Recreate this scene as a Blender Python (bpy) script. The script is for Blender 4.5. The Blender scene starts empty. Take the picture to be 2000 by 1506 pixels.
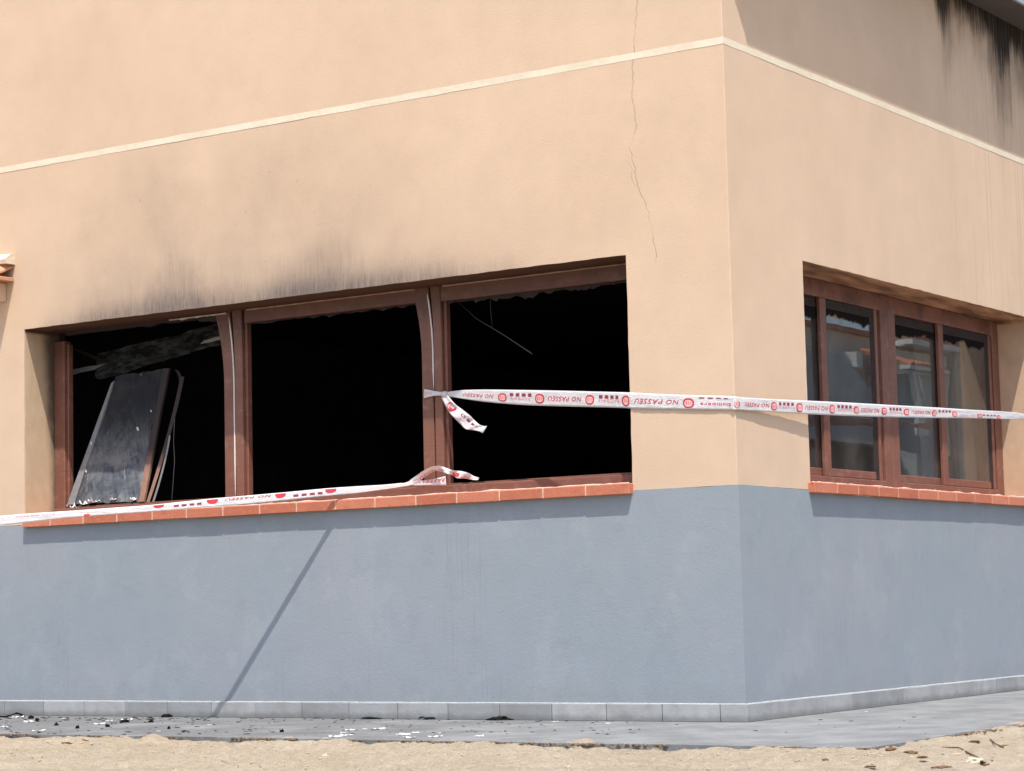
import bpy, bmesh, math, random
import numpy as np
from mathutils import Vector, Matrix, noise
S = bpy.context.scene
C = S.collection
R = math.radians
rnd = random.Random(7)

# ------------------------------------------------------------------ camera
CAM = Vector((5.24823, -9.79512, 0.58028))
YAW, PITCH, ROLL, FPX = 0.59054973, 0.09822514, -0.02360884, 4402.499
_f0 = Vector((-math.sin(YAW), math.cos(YAW), 0)); _r0 = Vector((math.cos(YAW), math.sin(YAW), 0)); _u0 = Vector((0, 0, 1))
FWD = _f0*math.cos(PITCH) + _u0*math.sin(PITCH)
_up = _u0*math.cos(PITCH) - _f0*math.sin(PITCH)
RGT = _r0*math.cos(ROLL) + _up*math.sin(ROLL)
UPV = _up*math.cos(ROLL) - _r0*math.sin(ROLL)
cam = bpy.data.objects.new('camera', bpy.data.cameras.new('camera')); C.objects.link(cam)
m = Matrix((RGT, UPV, -FWD)).transposed().to_4x4(); m.translation = CAM
cam.matrix_world = m
cam.data.sensor_width = 36; cam.data.lens = 36*FPX/2000
cam.data.clip_start = 0.1; cam.data.clip_end = 2000
S.camera = cam

# ------------------------------------------------------------------ sky, sun, exposure
SUNDIR = Vector((.94, -1.09, 3.2)).normalized()
w = bpy.data.worlds.new('World'); S.world = w; w.use_nodes = True
nt = w.node_tree; bg = nt.nodes['Background']
sky = nt.nodes.new('ShaderNodeTexSky'); sky.sky_type = 'NISHITA'; sky.sun_disc = False
sky.sun_elevation = math.asin(SUNDIR.z); sky.sun_rotation = math.atan2(SUNDIR.x, SUNDIR.y)
sky.dust_density = 2.0
nt.links.new(sky.outputs[0], bg.inputs[0]); bg.inputs[1].default_value = 0.15
sl = bpy.data.lights.new('sun', 'SUN'); sl.energy = 3.75; sl.angle = R(0.55); sl.color = (1, 0.945, 0.87)
so = bpy.data.objects.new('sun', sl); C.objects.link(so)
so.rotation_euler = SUNDIR.to_track_quat('Z', 'Y').to_euler(); so.location = (6, -6, 20)
S.view_settings.view_transform = 'Standard'; S.view_settings.look = 'None'
S.view_settings.gamma = 1; S.view_settings.use_curve_mapping = False
S.view_settings.exposure = 0.71

# ------------------------------------------------------------------ pixel -> point on a real surface
def ray(px, py): return FWD + RGT*((px-1000)/FPX) + UPV*((753-py)/FPX)
def hit(px, py, P, N):
    d = ray(px, py); N = Vector(N); return CAM + d*((Vector(P)-CAM).dot(N)/d.dot(N))
def PA(px, py, y=0.): return hit(px, py, (0, y, 0), (0, 1, 0))
def PB(px, py, x=0.): return hit(px, py, (x, 0, 0), (1, 0, 0))
def PG(px, py, z=0.): return hit(px, py, (0, 0, z), (0, 0, 1))

# ------------------------------------------------------------------ shader helpers
class X:
    nt = None
    def __init__(s, v): s.v = v
    @staticmethod
    def mk(op, *a, clamp=False):
        n = X.nt.nodes.new('ShaderNodeMath'); n.operation = op; n.use_clamp = clamp
        for i, q in enumerate(a):
            q = q.v if isinstance(q, X) else q
            if isinstance(q, (int, float)): n.inputs[i].default_value = q
            else: X.nt.links.new(q, n.inputs[i])
        return X(n.outputs[0])
    def __add__(s, o): return X.mk('ADD', s, o)
    __radd__ = __add__
    def __sub__(s, o): return X.mk('SUBTRACT', s, o)
    def __rsub__(s, o): return X.mk('SUBTRACT', o, s)
    def __mul__(s, o): return X.mk('MULTIPLY', s, o)
    __rmul__ = __mul__
    def __truediv__(s, o): return X.mk('DIVIDE', s, o)
def clamp(a): return X.mk('ADD', a, 0.0, clamp=True)
def vmax(a, b): return X.mk('MAXIMUM', a, b)
def vmin(a, b): return X.mk('MINIMUM', a, b)
def vabs(a): return X.mk('ABSOLUTE', a)
def vpow(a, b): return X.mk('POWER', a, b)
def sstep(a, e0, e1):
    n = X.nt.nodes.new('ShaderNodeMapRange'); n.interpolation_type = 'SMOOTHSTEP'
    X.nt.links.new(a.v, n.inputs[0]); n.inputs[1].default_value = e0; n.inputs[2].default_value = e1
    if e0 > e1:
        n.inputs[1].default_value = e1; n.inputs[2].default_value = e0; n.inputs[3].default_value = 1; n.inputs[4].default_value = 0
    return X(n.outputs[0])
def curve(a, pts, lo, hi, vlo=0., vhi=1.):
    n = X.nt.nodes.new('ShaderNodeFloatCurve'); c = n.mapping.curves[0]
    t = (a-lo)*(1/(hi-lo)); X.nt.links.new(clamp(t).v, n.inputs[1])
    pp = sorted(((p-lo)/(hi-lo), (q-vlo)/(vhi-vlo)) for p, q in pts)
    pp = [(min(1, max(0, p)), q) for p, q in pp]
    c.points[0].location = pp[0]; c.points[1].location = pp[-1]
    for p in pp[1:-1]: c.points.new(*p)
    for p in c.points: p.handle_type = 'VECTOR'
    n.mapping.update()
    return X(n.outputs[0])*(vhi-vlo)+vlo
def pos():
    g = X.nt.nodes.new('ShaderNodeNewGeometry'); s = X.nt.nodes.new('ShaderNodeSeparateXYZ')
    X.nt.links.new(g.outputs['Position'], s.inputs[0]); return [X(s.outputs[i]) for i in range(3)]
def opos():
    g = X.nt.nodes.new('ShaderNodeTexCoord'); s = X.nt.nodes.new('ShaderNodeSeparateXYZ')
    X.nt.links.new(g.outputs['Object'], s.inputs[0]); return [X(s.outputs[i]) for i in range(3)]
def orand():
    g = X.nt.nodes.new('ShaderNodeObjectInfo'); return X(g.outputs['Random'])
def vec(x, y, z):
    n = X.nt.nodes.new('ShaderNodeCombineXYZ')
    for i, q in enumerate((x, y, z)):
        q = q.v if isinstance(q, X) else q
        if isinstance(q, (int, float)): n.inputs[i].default_value = q
        else: X.nt.links.new(q, n.inputs[i])
    return X(n.outputs[0])
def nz(v, scale=1., detail=3., rough=.55, dist=0.):
    n = X.nt.nodes.new('ShaderNodeTexNoise'); X.nt.links.new(v.v, n.inputs['Vector'])
    n.inputs['Scale'].default_value = scale; n.inputs['Detail'].default_value = detail
    n.inputs['Roughness'].default_value = rough; n.inputs['Distortion'].default_value = dist
    return X(n.outputs[0])
def rgb(c):
    n = X.nt.nodes.new('ShaderNodeRGB'); n.outputs[0].default_value = (*c, 1); return X(n.outputs[0])
def mix(f, a, b):
    n = X.nt.nodes.new('ShaderNodeMix'); n.data_type = 'RGBA'
    if isinstance(f, X): X.nt.links.new(f.v, n.inputs[0])
    else: n.inputs[0].default_value = f
    for i, q in ((6, a), (7, b)):
        if isinstance(q, X): X.nt.links.new(q.v, n.inputs[i])
        else: n.inputs[i].default_value = (*q, 1)
    return X(n.outputs[2])
def cmul(c, f):
    n = X.nt.nodes.new('ShaderNodeVectorMath'); n.operation = 'SCALE'
    if isinstance(c, X): X.nt.links.new(c.v, n.inputs[0])
    else: n.inputs[0].default_value = c
    if isinstance(f, X): X.nt.links.new(f.v, n.inputs['Scale'])
    else: n.inputs['Scale'].default_value = f
    return X(n.outputs[0])
def material(name, fn, rough=.85, spec=.3):
    mt = bpy.data.materials.new(name); mt.use_nodes = True; X.nt = mt.node_tree
    b = mt.node_tree.nodes['Principled BSDF']
    b.inputs['Roughness'].default_value = rough; b.inputs['Specular IOR Level'].default_value = spec
    out = fn(b)
    col, h, hd = (out + (None, None))[:3] if isinstance(out, tuple) else (out, None, None)
    if isinstance(col, X): X.nt.links.new(col.v, b.inputs['Base Color'])
    else: b.inputs['Base Color'].default_value = (*col, 1)
    if h is not None:
        n = X.nt.nodes.new('ShaderNodeBump'); n.inputs['Distance'].default_value = hd or .002
        n.inputs['Strength'].default_value = 1
        X.nt.links.new(h.v, n.inputs['Height']); X.nt.links.new(n.outputs[0], b.inputs['Normal'])
    return mt

# ------------------------------------------------------------------ object helpers
def tag(o, label=None, cat=None, group=None, kind=None):
    if label: o['label'] = label
    if cat: o['category'] = cat
    if group: o['group'] = group
    if kind: o['kind'] = kind
    return o
def empty(name, loc=(0, 0, 0), parent=None):
    o = bpy.data.objects.new(name, None); C.objects.link(o); o.location = loc; o.empty_display_size = .1
    if parent: o.parent = parent
    return o
def mesh(name, verts, faces, mat, parent=None, smooth=False, mats=None, loc=None):
    me = bpy.data.meshes.new(name); me.from_pydata([tuple(v) for v in verts], [], faces)
    if mat: me.materials.append(mat)
    me.update()
    if smooth: me.polygons.foreach_set('use_smooth', [True]*len(me.polygons))
    o = bpy.data.objects.new(name, me); C.objects.link(o)
    if parent: o.parent = parent
    if loc: o.location = loc
    return o
def bmobj(name, bm, mat, parent=None, smooth=False, loc=None):
    me = bpy.data.meshes.new(name); bmesh.ops.recalc_face_normals(bm, faces=bm.faces); bm.to_mesh(me); bm.free()
    me.materials.append(mat)
    if smooth: me.polygons.foreach_set('use_smooth', [True]*len(me.polygons))
    o = bpy.data.objects.new(name, me); C.objects.link(o)
    if parent: o.parent = parent
    if loc: o.location = loc
    return o
def bm_box(bm, a, b, bev=0.):
    r = bmesh.ops.create_cube(bm, size=1)
    vs = r['verts']
    for v in vs:
        v.co = Vector([(a[i]+b[i])/2 + v.co[i]*(b[i]-a[i]) for i in range(3)])
    if bev:
        es = {e for v in vs for e in v.link_edges}
        bmesh.ops.bevel(bm, geom=list(es), offset=bev, segments=1, affect='EDGES')
def box(name, a, b, mat, parent=None, bev=0.004, loc=None):
    bm = bmesh.new(); bm_box(bm, a, b, bev); return bmobj(name, bm, mat, parent, loc=loc)
def tube_bm(bm, pts, rad, seg=8):
    pts = [Vector(p) for p in pts]; rings = []
    for i, p in enumerate(pts):
        d = (pts[min(i+1, len(pts)-1)]-pts[max(i-1, 0)]).normalized()
        a = d.orthogonal().normalized() if i == 0 else (rings_a - d*rings_a.dot(d)).normalized()
        rings_a = a; b = d.cross(a); r_ = rad[i] if isinstance(rad, (list, tuple)) else rad
        rings.append([bm.verts.new(p+(a*math.cos(t)+b*math.sin(t))*r_) for t in [2*math.pi*k/seg for k in range(seg)]])
    for q, s in zip(rings, rings[1:]):
        for k in range(seg): bm.faces.new((q[k], q[(k+1) % seg], s[(k+1) % seg], s[k]))
    bm.faces.new(rings[0][::-1]); bm.faces.new(rings[-1])
def tube(name, pts, rad, mat, parent=None, seg=8):
    bm = bmesh.new(); tube_bm(bm, pts, rad, seg); return bmobj(name, bm, mat, parent, smooth=True)
def n3(p, f, seed=0.):
    q = Vector(p)*f + Vector((seed, seed*1.7, -seed)); return noise.noise_vector(q)
def n1(p, f, seed=0.): return noise.noise(Vector(p)*f + Vector((seed, -seed, seed*.3)))

# ------------------------------------------------------------------ materials
L_A = 2.36          # lintel height of both windows
def wall_mat(b):
    x, y, z = pos(); P = vec(x, y, z)
    big = nz(P, .8, 4, .6); mid = nz(P, 4.5, 4, .6); fine = nz(P, 90, 4, .75); grain = nz(P, 260, 2, .6)
    col = mix(sstep(big, .3, .7), (.615, .452, .322), (.572, .416, .292))
    col = cmul(col, .91 + mid*.17 + fine*.09 - .05)
    pits = sstep(nz(P, 23, 2, .5), .80, .86)
    col = cmul(col, 1-pits*.25)
    # --- soot over the long window
    onA = sstep(y, .012, .004)*sstep(x, -.02, -.06)
    h = z - L_A
    prof = curve(x, SOOT_PTS, -5.2, -.6, 0, .6)
    st = nz(vec(x*34, y*0, z*2.2), 1., 3, .6); st2 = nz(vec(x*90, y*0, z*7), 1., 2, .6)
    cloud = nz(vec(x*2.5, y*0, z*2.0), 1., 4, .6)
    hh = prof*(.62+st*.5+(st2-.5)*.35+(cloud-.5)*.5)
    low = sstep(prof, .0, .06)*sstep(hh-h, -.11, .25)
    st3 = nz(vec(x*60, y*0, z*11), 1, 4, .7)
    gn = nz(vec(x*150, y*0, z*60), 1, 3, .7)
    m1 = low*clamp(-.12+st2*.42+st3*.55+cloud*.2+gn*.25)*(.60+.55*sstep(h, .16, .01))
    hz = curve(x, HAZE_PTS, -5.2, -.6, 0, 2.)
    haze = sstep(hz, .0, .3)*sstep(hz*(.55+cloud*.9)-h, -.25, .95)*(.10+.36*cloud)*.85
    soot = onA*sstep(h, -.01, .0)*clamp(m1+haze)
    col = mix(soot, col, (.155, .125, .112))
    specks = sstep(nz(vec(x*55, y*0, z*30), 1, 2, .5), .66, .75)*sstep(haze, .02, .15)*onA*.35
    col = mix(specks, col, (.14, .11, .1))
    # --- reveals of the long window: dirty, burnt next to the frame and at the head
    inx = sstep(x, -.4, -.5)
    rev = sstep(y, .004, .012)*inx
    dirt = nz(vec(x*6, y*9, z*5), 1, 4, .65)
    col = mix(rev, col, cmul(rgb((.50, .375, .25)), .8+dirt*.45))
    burn = rev*clamp(sstep(y+dirt*.10-.05+sstep(z, 1.3, 2.36)*.07, .185, .29)*.9)
    col = mix(burn, col, (.05, .037, .028))
    sof = rev*sstep(z, 2.33, 2.352)
    col = mix(sof*.93, col, (.07, .034, .023))
    # --- burns below the eave of the return wall
    onB = sstep(x, -.02, -.006)*sstep(y, .01, .05)
    e = 4.27 - z
    bp = curve(y, BURN_PTS, 2.4, 6.5, 0, 1.2)
    bs = nz(vec(x*0, y*20, z*1.6), 1, 3, .6); bs2 = nz(vec(x*0, y*70, z*1.2), 1, 2, .6); b3 = nz(vec(x*0, y*7, z*3), 1, 3, .6)
    bd = bp*(.35+bs*.8+b3*.5)+(b3-.42)*.22*sstep(y, 2.85, 2.95)
    blk = sstep(bd-e+(bs2-.5)*.16, -.12, .11); brn = sstep(bd*2.2+.12-e, -.16, .36)*sstep(y, 2.7, 3.0)
    col = mix(onB*clamp(brn*(.2+bs2*.6+b3*.3)*.8), col, (.085, .058, .042))
    col = mix(onB*clamp(blk*(.65+bs2*.6)), col, (.012, .010, .010))
    ln = nz(vec(x*0, y*46, z*.25), 1, 1, .5); ln2 = nz(vec(x*0, y*120+4, z*.4), 1, 1, .5)
    lines = clamp(sstep(ln, .575, .64)*.55 + sstep(ln2, .60, .68)*.45)*sstep(y, 2.45, 2.75)*(.30+.5*sstep(z, 3.0, 4.2)+.35*sstep(y, 3.0, 3.9))
    lines = lines*sstep(nz(vec(x*0, y*7+9, z*.8), 1, 3, .6), .36, .62)
    col = mix(onB*clamp(lines*.62), col, (.20, .135, .10))
    # smoke at the head of the return window, dirty soffit
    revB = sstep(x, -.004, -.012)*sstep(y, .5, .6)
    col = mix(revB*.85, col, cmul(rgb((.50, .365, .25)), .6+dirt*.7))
    sofB = revB*sstep(z, 2.33, 2.352)
    col = mix(sofB, col, cmul(rgb((.36, .225, .14)), .45+.9*sstep(nz(vec(x*9+y*.9, y*1.8, z*0), 1, 2, .5), .3, .7)))
    # crack
    cx = curve(z, CRACK_PTS, 2.2, 3.8, -.75, -.35) + (nz(vec(z*14, x*0, x*0), 1, 3, .6)-.5)*.055
    wd = (x-cx+ (nz(vec(z*60, x*0+3, x*0), 1, 2, .6)-.5)*.016)
    ck = sstep(vabs(wd)-(nz(vec(z*30, x*0+1, x*0), 1, 2, .6)-.5)*.006, .0040, .0010)*onA*sstep(z, 2.28, 2.34)*(.25+.75*sstep(nz(vec(z*5, x*0, x*0+7), 1, 2, .5), .36, .55))
    ck2 = sstep(vabs(wd+.022+(nz(vec(z*22, x*0+8, x*0), 1, 2, .6)-.5)*.05), .003, .001)*onA*sstep(nz(vec(z*3, x*0, x*0+2), 1, 1, .5), .52, .62)*sstep(z, 2.5, 2.6)*sstep(z, 3.2, 3.0)
    ck = clamp(ck+ck2*.5)
    col = mix(ck*.26, col, (.16, .11, .075))
    hgt = fine*.75 + grain*.6 + mid*.45 + big*1.0 - pits*.7 - ck*1.5
    return col, hgt, .0014
SOOT_PTS = [(PA(px, 600).x, h) for px, h in ((60, .0), (90, .06), (150, .13), (220, .17), (270, .22), (305, .32), (340, .38), (375, .35), (410, .22), (450, .19), (500, .19), (545, .24), (590, .31), (640, .32), (690, .28), (740, .20), (850, .13), (930, .08), (1000, .05), (1050, .0), (1200, 0))]
HAZE_PTS = [(PA(px, 600).x, h) for px, h in ((0, 0), (100, .3), (180, .9), (300, 1.15), (420, 1.0), (560, 1.1), (700, .9), (850, .6), (1000, .35), (1150, .1), (1230, 0))]
BURN_PTS = [(PB(px, 50).y, h) for px, h in ((1700, 0), (1822, 0), (1831, .16), (1842, .28), (1852, .18), (1859, .07), (1880, .06), (1900, .08), (1924, .10), (1934, .22), (1950, .30), (1962, .27), (1976, .17), (1990, .13), (2000, .27))] + [(4.8, .3), (5.4, .55), (6.5, .2)]
CRACK_PTS = [(PA(px, py).z, PA(px, py).x) for px, py in ((1245, 0), (1240, 60), (1237, 110), (1234, 190), (1243, 250), (1229, 290), (1240, 330), (1246, 370), (1262, 400), (1272, 450), (1281, 490), (1280, 525))]
def _m_wall(): return material('peach_render', wall_mat, .93, .12)
M = {}
M['wall'] = _m_wall()
def f(b):
    x, y, z = pos(); P = vec(x, y, z)
    big = nz(P, 1.1, 4, .6); mid = nz(P, 6, 4, .6); fine = nz(P, 80, 4, .75); grain = nz(P, 260, 2, .6)
    col = mix(sstep(big, .35, .65), (.255, .288, .315), (.276, .295, .320))
    col = cmul(col, .92+mid*.12+fine*.08-.03)
    st = nz(vec(x*70+y*70, y*0, z*1.5), 1, 2, .6)
    rg = sstep(nz(vec(x*1.6+y*1.6, y*0, z*.9), 1, 2, .5), .52, .68)
    col = mix(sstep(st, .56, .66)*rg*.15, col, (.12, .13, .15))
    pale = sstep(nz(vec(x*26+y*26, y*0+5, z*.5), 1, 2, .6), .62, .72)*sstep(x, -4.5, -5.1)
    col = mix(pale*.35, col, (.42, .45, .48))
    sc = sstep(nz(vec(x*3+y*3, y*0, z*38), 1, 3, .6), .66, .73)
    col = mix(sc*.14, col, (.14, .16, .18))
    spl = sstep(z+nz(P, 9, 4, .7)*.25, .36, .16)
    col = mix(spl*.22, col, (.20, .19, .175))
    ptc = sstep(nz(P, 2.4, 5, .7), .54, .62)
    col = mix(ptc*.16, col, (.36, .38, .40)); sct = sstep(nz(vec(x+3, y, z), 3.3, 5, .7), .55, .63); col = mix(sct*.16, col, (.20, .22, .25))
    return col, fine*.8+grain*.6+mid*.5+big*1.0, .0015
M['grey'] = material('grey_render', f, .9, .15)
def f(b):
    P = vec(*pos()); a = nz(P, 30, 3, .6); c = nz(P, 3, 3, .6)
    return cmul(mix(sstep(c, .35, .65), (.72, .63, .49), (.66, .57, .43)), .9+a*.14), a, .002
M['band'] = material('cream_band', f, .85, .2)
def f(b):
    x, y, z = pos(); r = orand(); P = vec(x, y, z)
    a = nz(P, 45, 4, .6); c = nz(P, 9, 3, .6)
    col = mix(r, (.43, .135, .075), (.52, .185, .11))
    col = mix(sstep(c, .45, .7)*.4, col, (.34, .10, .06)); col = cmul(col, .86+a*.25)
    sp = sstep(nz(P, 60, 2, .5), .68, .74)
    col = mix(sp*.35, col, (.68, .52, .42))
    return col, a, .0022
M['brick'] = material('terracotta_sill', f, .8, .25)
def f(b):
    P = vec(*pos()); a = nz(P, 60, 3, .6)
    return cmul(rgb((.64, .45, .35)), .7+a*.45), a, .003
M['mortar'] = material('sill_mortar', f, .92, .1)
def f(b):
    x, y, z = pos(); r = orand(); P = vec(x, y, z)
    a = nz(P, 12, 4, .65); c = nz(P, 70, 3, .6); st = nz(vec(x*20+y*20, y*0, z*3), 1, 2, .5)
    col = mix(r, (.245, .25, .252), (.37, .37, .366))
    col = cmul(col, .78+a*.28+st*.14)
    gr = sstep(z+a*.035, .062, .022)
    dr = sstep(nz(P, 3.5, 5, .7), .46, .64)
    col = mix(gr*.6, col, (.115, .11, .105)); col = mix(dr*.3, col, (.17, .165, .15))
    return col, a+c*.5, .0018
M['skirt'] = material('grey_skirting_tile', f, .6, .3)
def f(b):
    P = vec(*pos()); a = nz(P, 50, 3, .6)
    return cmul(rgb((.44, .455, .465)), .5+a*.8), a, .003
M['grout'] = material('pale_grout', f, .9, .1)
def f(b):
    x, y, z = pos(); P = vec(x, y, z)
    g = nz(vec(x*3, y*3, z*70), 1, 3, .6); a = nz(P, 7, 4, .6); c = nz(P, 80, 2, .6)
    col = mix(g, (.150, .062, .040), (.215, .092, .062)); col = cmul(col, .78+a*.42)
    dst = sstep(nz(P, 14, 5, .7), .52, .72)
    col = mix(dst*.28, col, (.34, .235, .19))
    so_ = clamp(sstep(nz(P, 5, 3, .6)+(z-2.0)*.6, .62, .85) + sstep(y, .2, .24)*sstep(x, -.4, -.5)*sstep(z+a*.2, 2.2, 2.38)*.8)
    col = mix(so_*.62, col, (.045, .022, .018))
    return col, g+c*.4, .0008
M['frame'] = material('brown_window_frame', f, .5, .4)
def f(b):
    P = vec(*pos()); a = nz(P, 30, 4, .65)
    return cmul(rgb((.030, .022, .020)), .3+a*1.4), a, .006
M['char'] = material('charred_black', f, .85, .3)
def f(b):
    P = vec(*pos()); a = nz(P, 6, 4, .65)
    return cmul(rgb((.030, .031, .037)), .3+a*1.4), a, .01
M['sooty'] = material('sooty_room', f, .95, .1)
def f(b):
    P = vec(*pos()); a = nz(P, 40, 3, .6)
    return cmul(rgb((.66, .60, .56)), .75+a*.45)
M['foam'] = material('pale_sealant', f, .6, .3)
def f(b):
    x, y, z = pos(); P = vec(x, y, z)
    a = nz(vec(x*3.5, y*3, z*.9), 1, 5, .6); bb = nz(P, 22, 4, .65); c = nz(P, 150, 3, .7); rip = nz(vec(x*5, y*60, z), 1, 3, .6)
    col = mix(sstep(a, .35, .65), (.160, .166, .168), (.225, .231, .232)); col = cmul(col, .7+bb*.5+c*.1)
    ash = sstep(nz(vec(x*1.6+5, y*2, z*0), 1, 4, .65)+(x*-.05), .50, .66)
    col = mix(ash*.45*sstep(x, .6, -1.2), col, (.085, .085, .088))
    st = sstep(nz(vec(x*4, y*26, z*0), 1, 3, .6), .60, .72)
    col = mix(st*.35, col, (.22, .22, .22))
    sp = sstep(nz(P, 48, 2, .6), .66, .72)
    col = mix(sp*.6, col, (.03, .028, .026))
    return col, bb+c*.4+rip*.5, .006
M['pave'] = material('grey_terrace_concrete', f, .65, .3)
def f(b):
    x, y, z = pos(); P = vec(x, y, z)
    a = nz(P, 1.8, 5, .6); bb = nz(P, 18, 5, .7); c = nz(P, 120, 4, .7)
    col = mix(sstep(a, .3, .7), (.52, .425, .305), (.60, .50, .375)); col = cmul(col, .50+bb*.62+c*.42)
    sp = sstep(nz(P, 70, 2, .6), .68, .75)
    col = mix(sp*.7, col, (.12, .085, .05))
    sp2 = sstep(nz(vec(x+9, y, z), 95, 2, .6), .70, .76)
    col = mix(sp2*.7, col, (.70, .62, .50))
    hz_ = sstep(nz(vec(x*9, y*24, z*9), 1, 5, .75), .56, .70)
    col = mix(hz_*.22, col, (.30, .225, .15))
    fl = nz(vec(x*16, y*16, z*16), 1, 6, .75)
    col = mix(sstep(fl, .60, .70)*.45, col, (.22, .16, .10))
    return col, bb*1.6+c*1.4+fl*2, .018
M['sand'] = material('beige_sandy_dirt', f, .95, .1)
def simple(name, col, rough=.8, spec=.3, var=.3, sc=20, bump=.002):
    def f(b):
        P = vec(*pos()); a = nz(P, sc, 4, .65); return cmul(rgb(col), 1-var/2+a*var), a, bump
    M[name] = material(name, f, rough, spec)
simple('edge_dirt', (.17, .125, .085), .95, .1, .8, 40, .006)
simple('bark', (.15, .09, .05), .9, .1, .8, 50, .006)
simple('stone_pale', (.45, .385, .30), .9, .2, .5, 50, .004)
simple('grit', (.42, .34, .24), .9, .1, .8, 60, .003)
simple('paper', (.60, .585, .57), .8, .2, .4, 60, .002)
simple('debris_black', (.007, .0065, .0065), .9, .15, 1., 60, .006)
simple('char_brown', (.045, .028, .022), .8, .3, .8, 20, .003)
simple('fascia', (.30, .335, .38), .6, .3, .25, 9, .001)
simple('soffit', (.105, .09, .085), .85, .2, .5, 8, .003)
def f(b):
    x, y, z = pos(); P = vec(x, y, z); a = nz(P, 18, 4, .65)
    col = cmul(rgb((.27, .16, .115)), .55+a*.9)
    return mix(sstep(z+(a-.5)*.2, 1.42, 1.62)*.93, col, (.02, .018, .018)), a, .004
M['wood_burnt'] = material('wood_burnt', f, .75, .3)
def f(b):
    x, y, z = pos(); P = vec(x*1.0, y, z*2.2); a = nz(P, 9, 6, .75); c = nz(P, 45, 3, .7)
    return mix(sstep(a, .38, .66), (.022, .022, .024), cmul(rgb((.13, .136, .14)), .5+c)), a*2+c, .02
M['ash_slab'] = material('ash_covered_board', f, .9, .1)
simple('metal_burnt', (.20, .205, .21), .55, .4, .8, 30, .003)
simple('tile_orange', (.48, .24, .14), .8, .2, .5, 25, .003)
simple('cap_mortar', (.64, .53, .41), .9, .1, .3, 30, .004)
simple('house_cream', (.74, .64, .53), .9, .1, .15, 3, .002)
simple('house_grey', (.50, .55, .56), .9, .1, .15, 3, .002)
simple('house_white', (.78, .77, .74), .8, .2, .15, 3, .002)
simple('house_tan', (.56, .46, .36), .9, .1, .3, 2, .002)
simple('house_dark', (.22, .19, .175), .9, .2, .4, 3, .002)
simple('house_roof', (.5, .22, .13), .85, .2, .9, 7, .004)
simple('asphalt', (.07, .07, .072), .95, .2, .5, 30, .004)
simple('wire_grey', (.09, .09, .095), .6, .3, .4, 30, .001)
def f(b):
    x, y, z = opos(); a = nz(vec(x*5, y*5, z*5), 1, 5, .65, .6); c = nz(vec(x*40+z*16, y*5, z*4), 1, 5, .75)
    col = mix(sstep(a, .35, .7), (.075, .09, .112), (.235, .24, .235))
    col = cmul(col, .30+c*1.35)
    pt = sstep(nz(vec(x*9, y*9, z*7), 1, 5, .75), .52, .60)
    col = mix(pt*.55, col, (.028, .030, .036))
    up = sstep(z+(a-.5)*.35, 1.42, 1.88)
    col = mix(up*.9, col, (.016, .016, .019))
    ash = sstep(nz(vec(x*16, y*9, z*5), 1, 4, .7), .64, .72)
    col = mix(ash*.5, col, (.36, .36, .35))
    return col, c, .003
M['panel'] = material('scorched_panel', f, .85, .15)
def f(b):
    x, y, z = opos(); a = nz(vec(x*3, y*14, z*1.2), 1, 4, .6); c = nz(vec(x*40, y*40, z*40), 1, 3, .6)
    return cmul(mix(sstep(a, .35, .65), (.20, .15, .11), (.28, .215, .16)), .8+c*.4)
M['curtain'] = material('brown_curtain', f, .9, .1)
def f(b):
    x, y, z = pos(); a = nz(vec(x, y, z), 25, 3, .6)
    b.inputs['Transmission Weight'].default_value = 0
    tr = X.nt.nodes.new('ShaderNodeBsdfTranslucent'); tr.inputs[0].default_value = (.8, .78, .78, 1)
    mx = X.nt.nodes.new('ShaderNodeMixShader'); mx.inputs[0].default_value = .25
    X.nt.links.new(b.outputs[0], mx.inputs[1]); X.nt.links.new(tr.outputs[0], mx.inputs[2])
    X.nt.links.new(mx.outputs[0], X.nt.nodes['Material Output'].inputs[0])
    return cmul(rgb((.80, .77, .77)), .92+a*.12), nz(vec(x*2, y*2, z*9), 22, 4, .65), .0045
M['tape'] = material('white_plastic_tape', f, .38, .45)
simple('print_red', (.52, .045, .06), .5, .35, .4, 40, 0.0005)
simple('print_dark', (.24, .03, .045), .5, .35, .4, 40, 0.0005)
simple('print_pink', (.80, .42, .40), .5, .35, .25, 40, 0.0005)
simple('print_faint', (.66, .30, .33), .5, .35, .25, 60, 0.0005)
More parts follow.
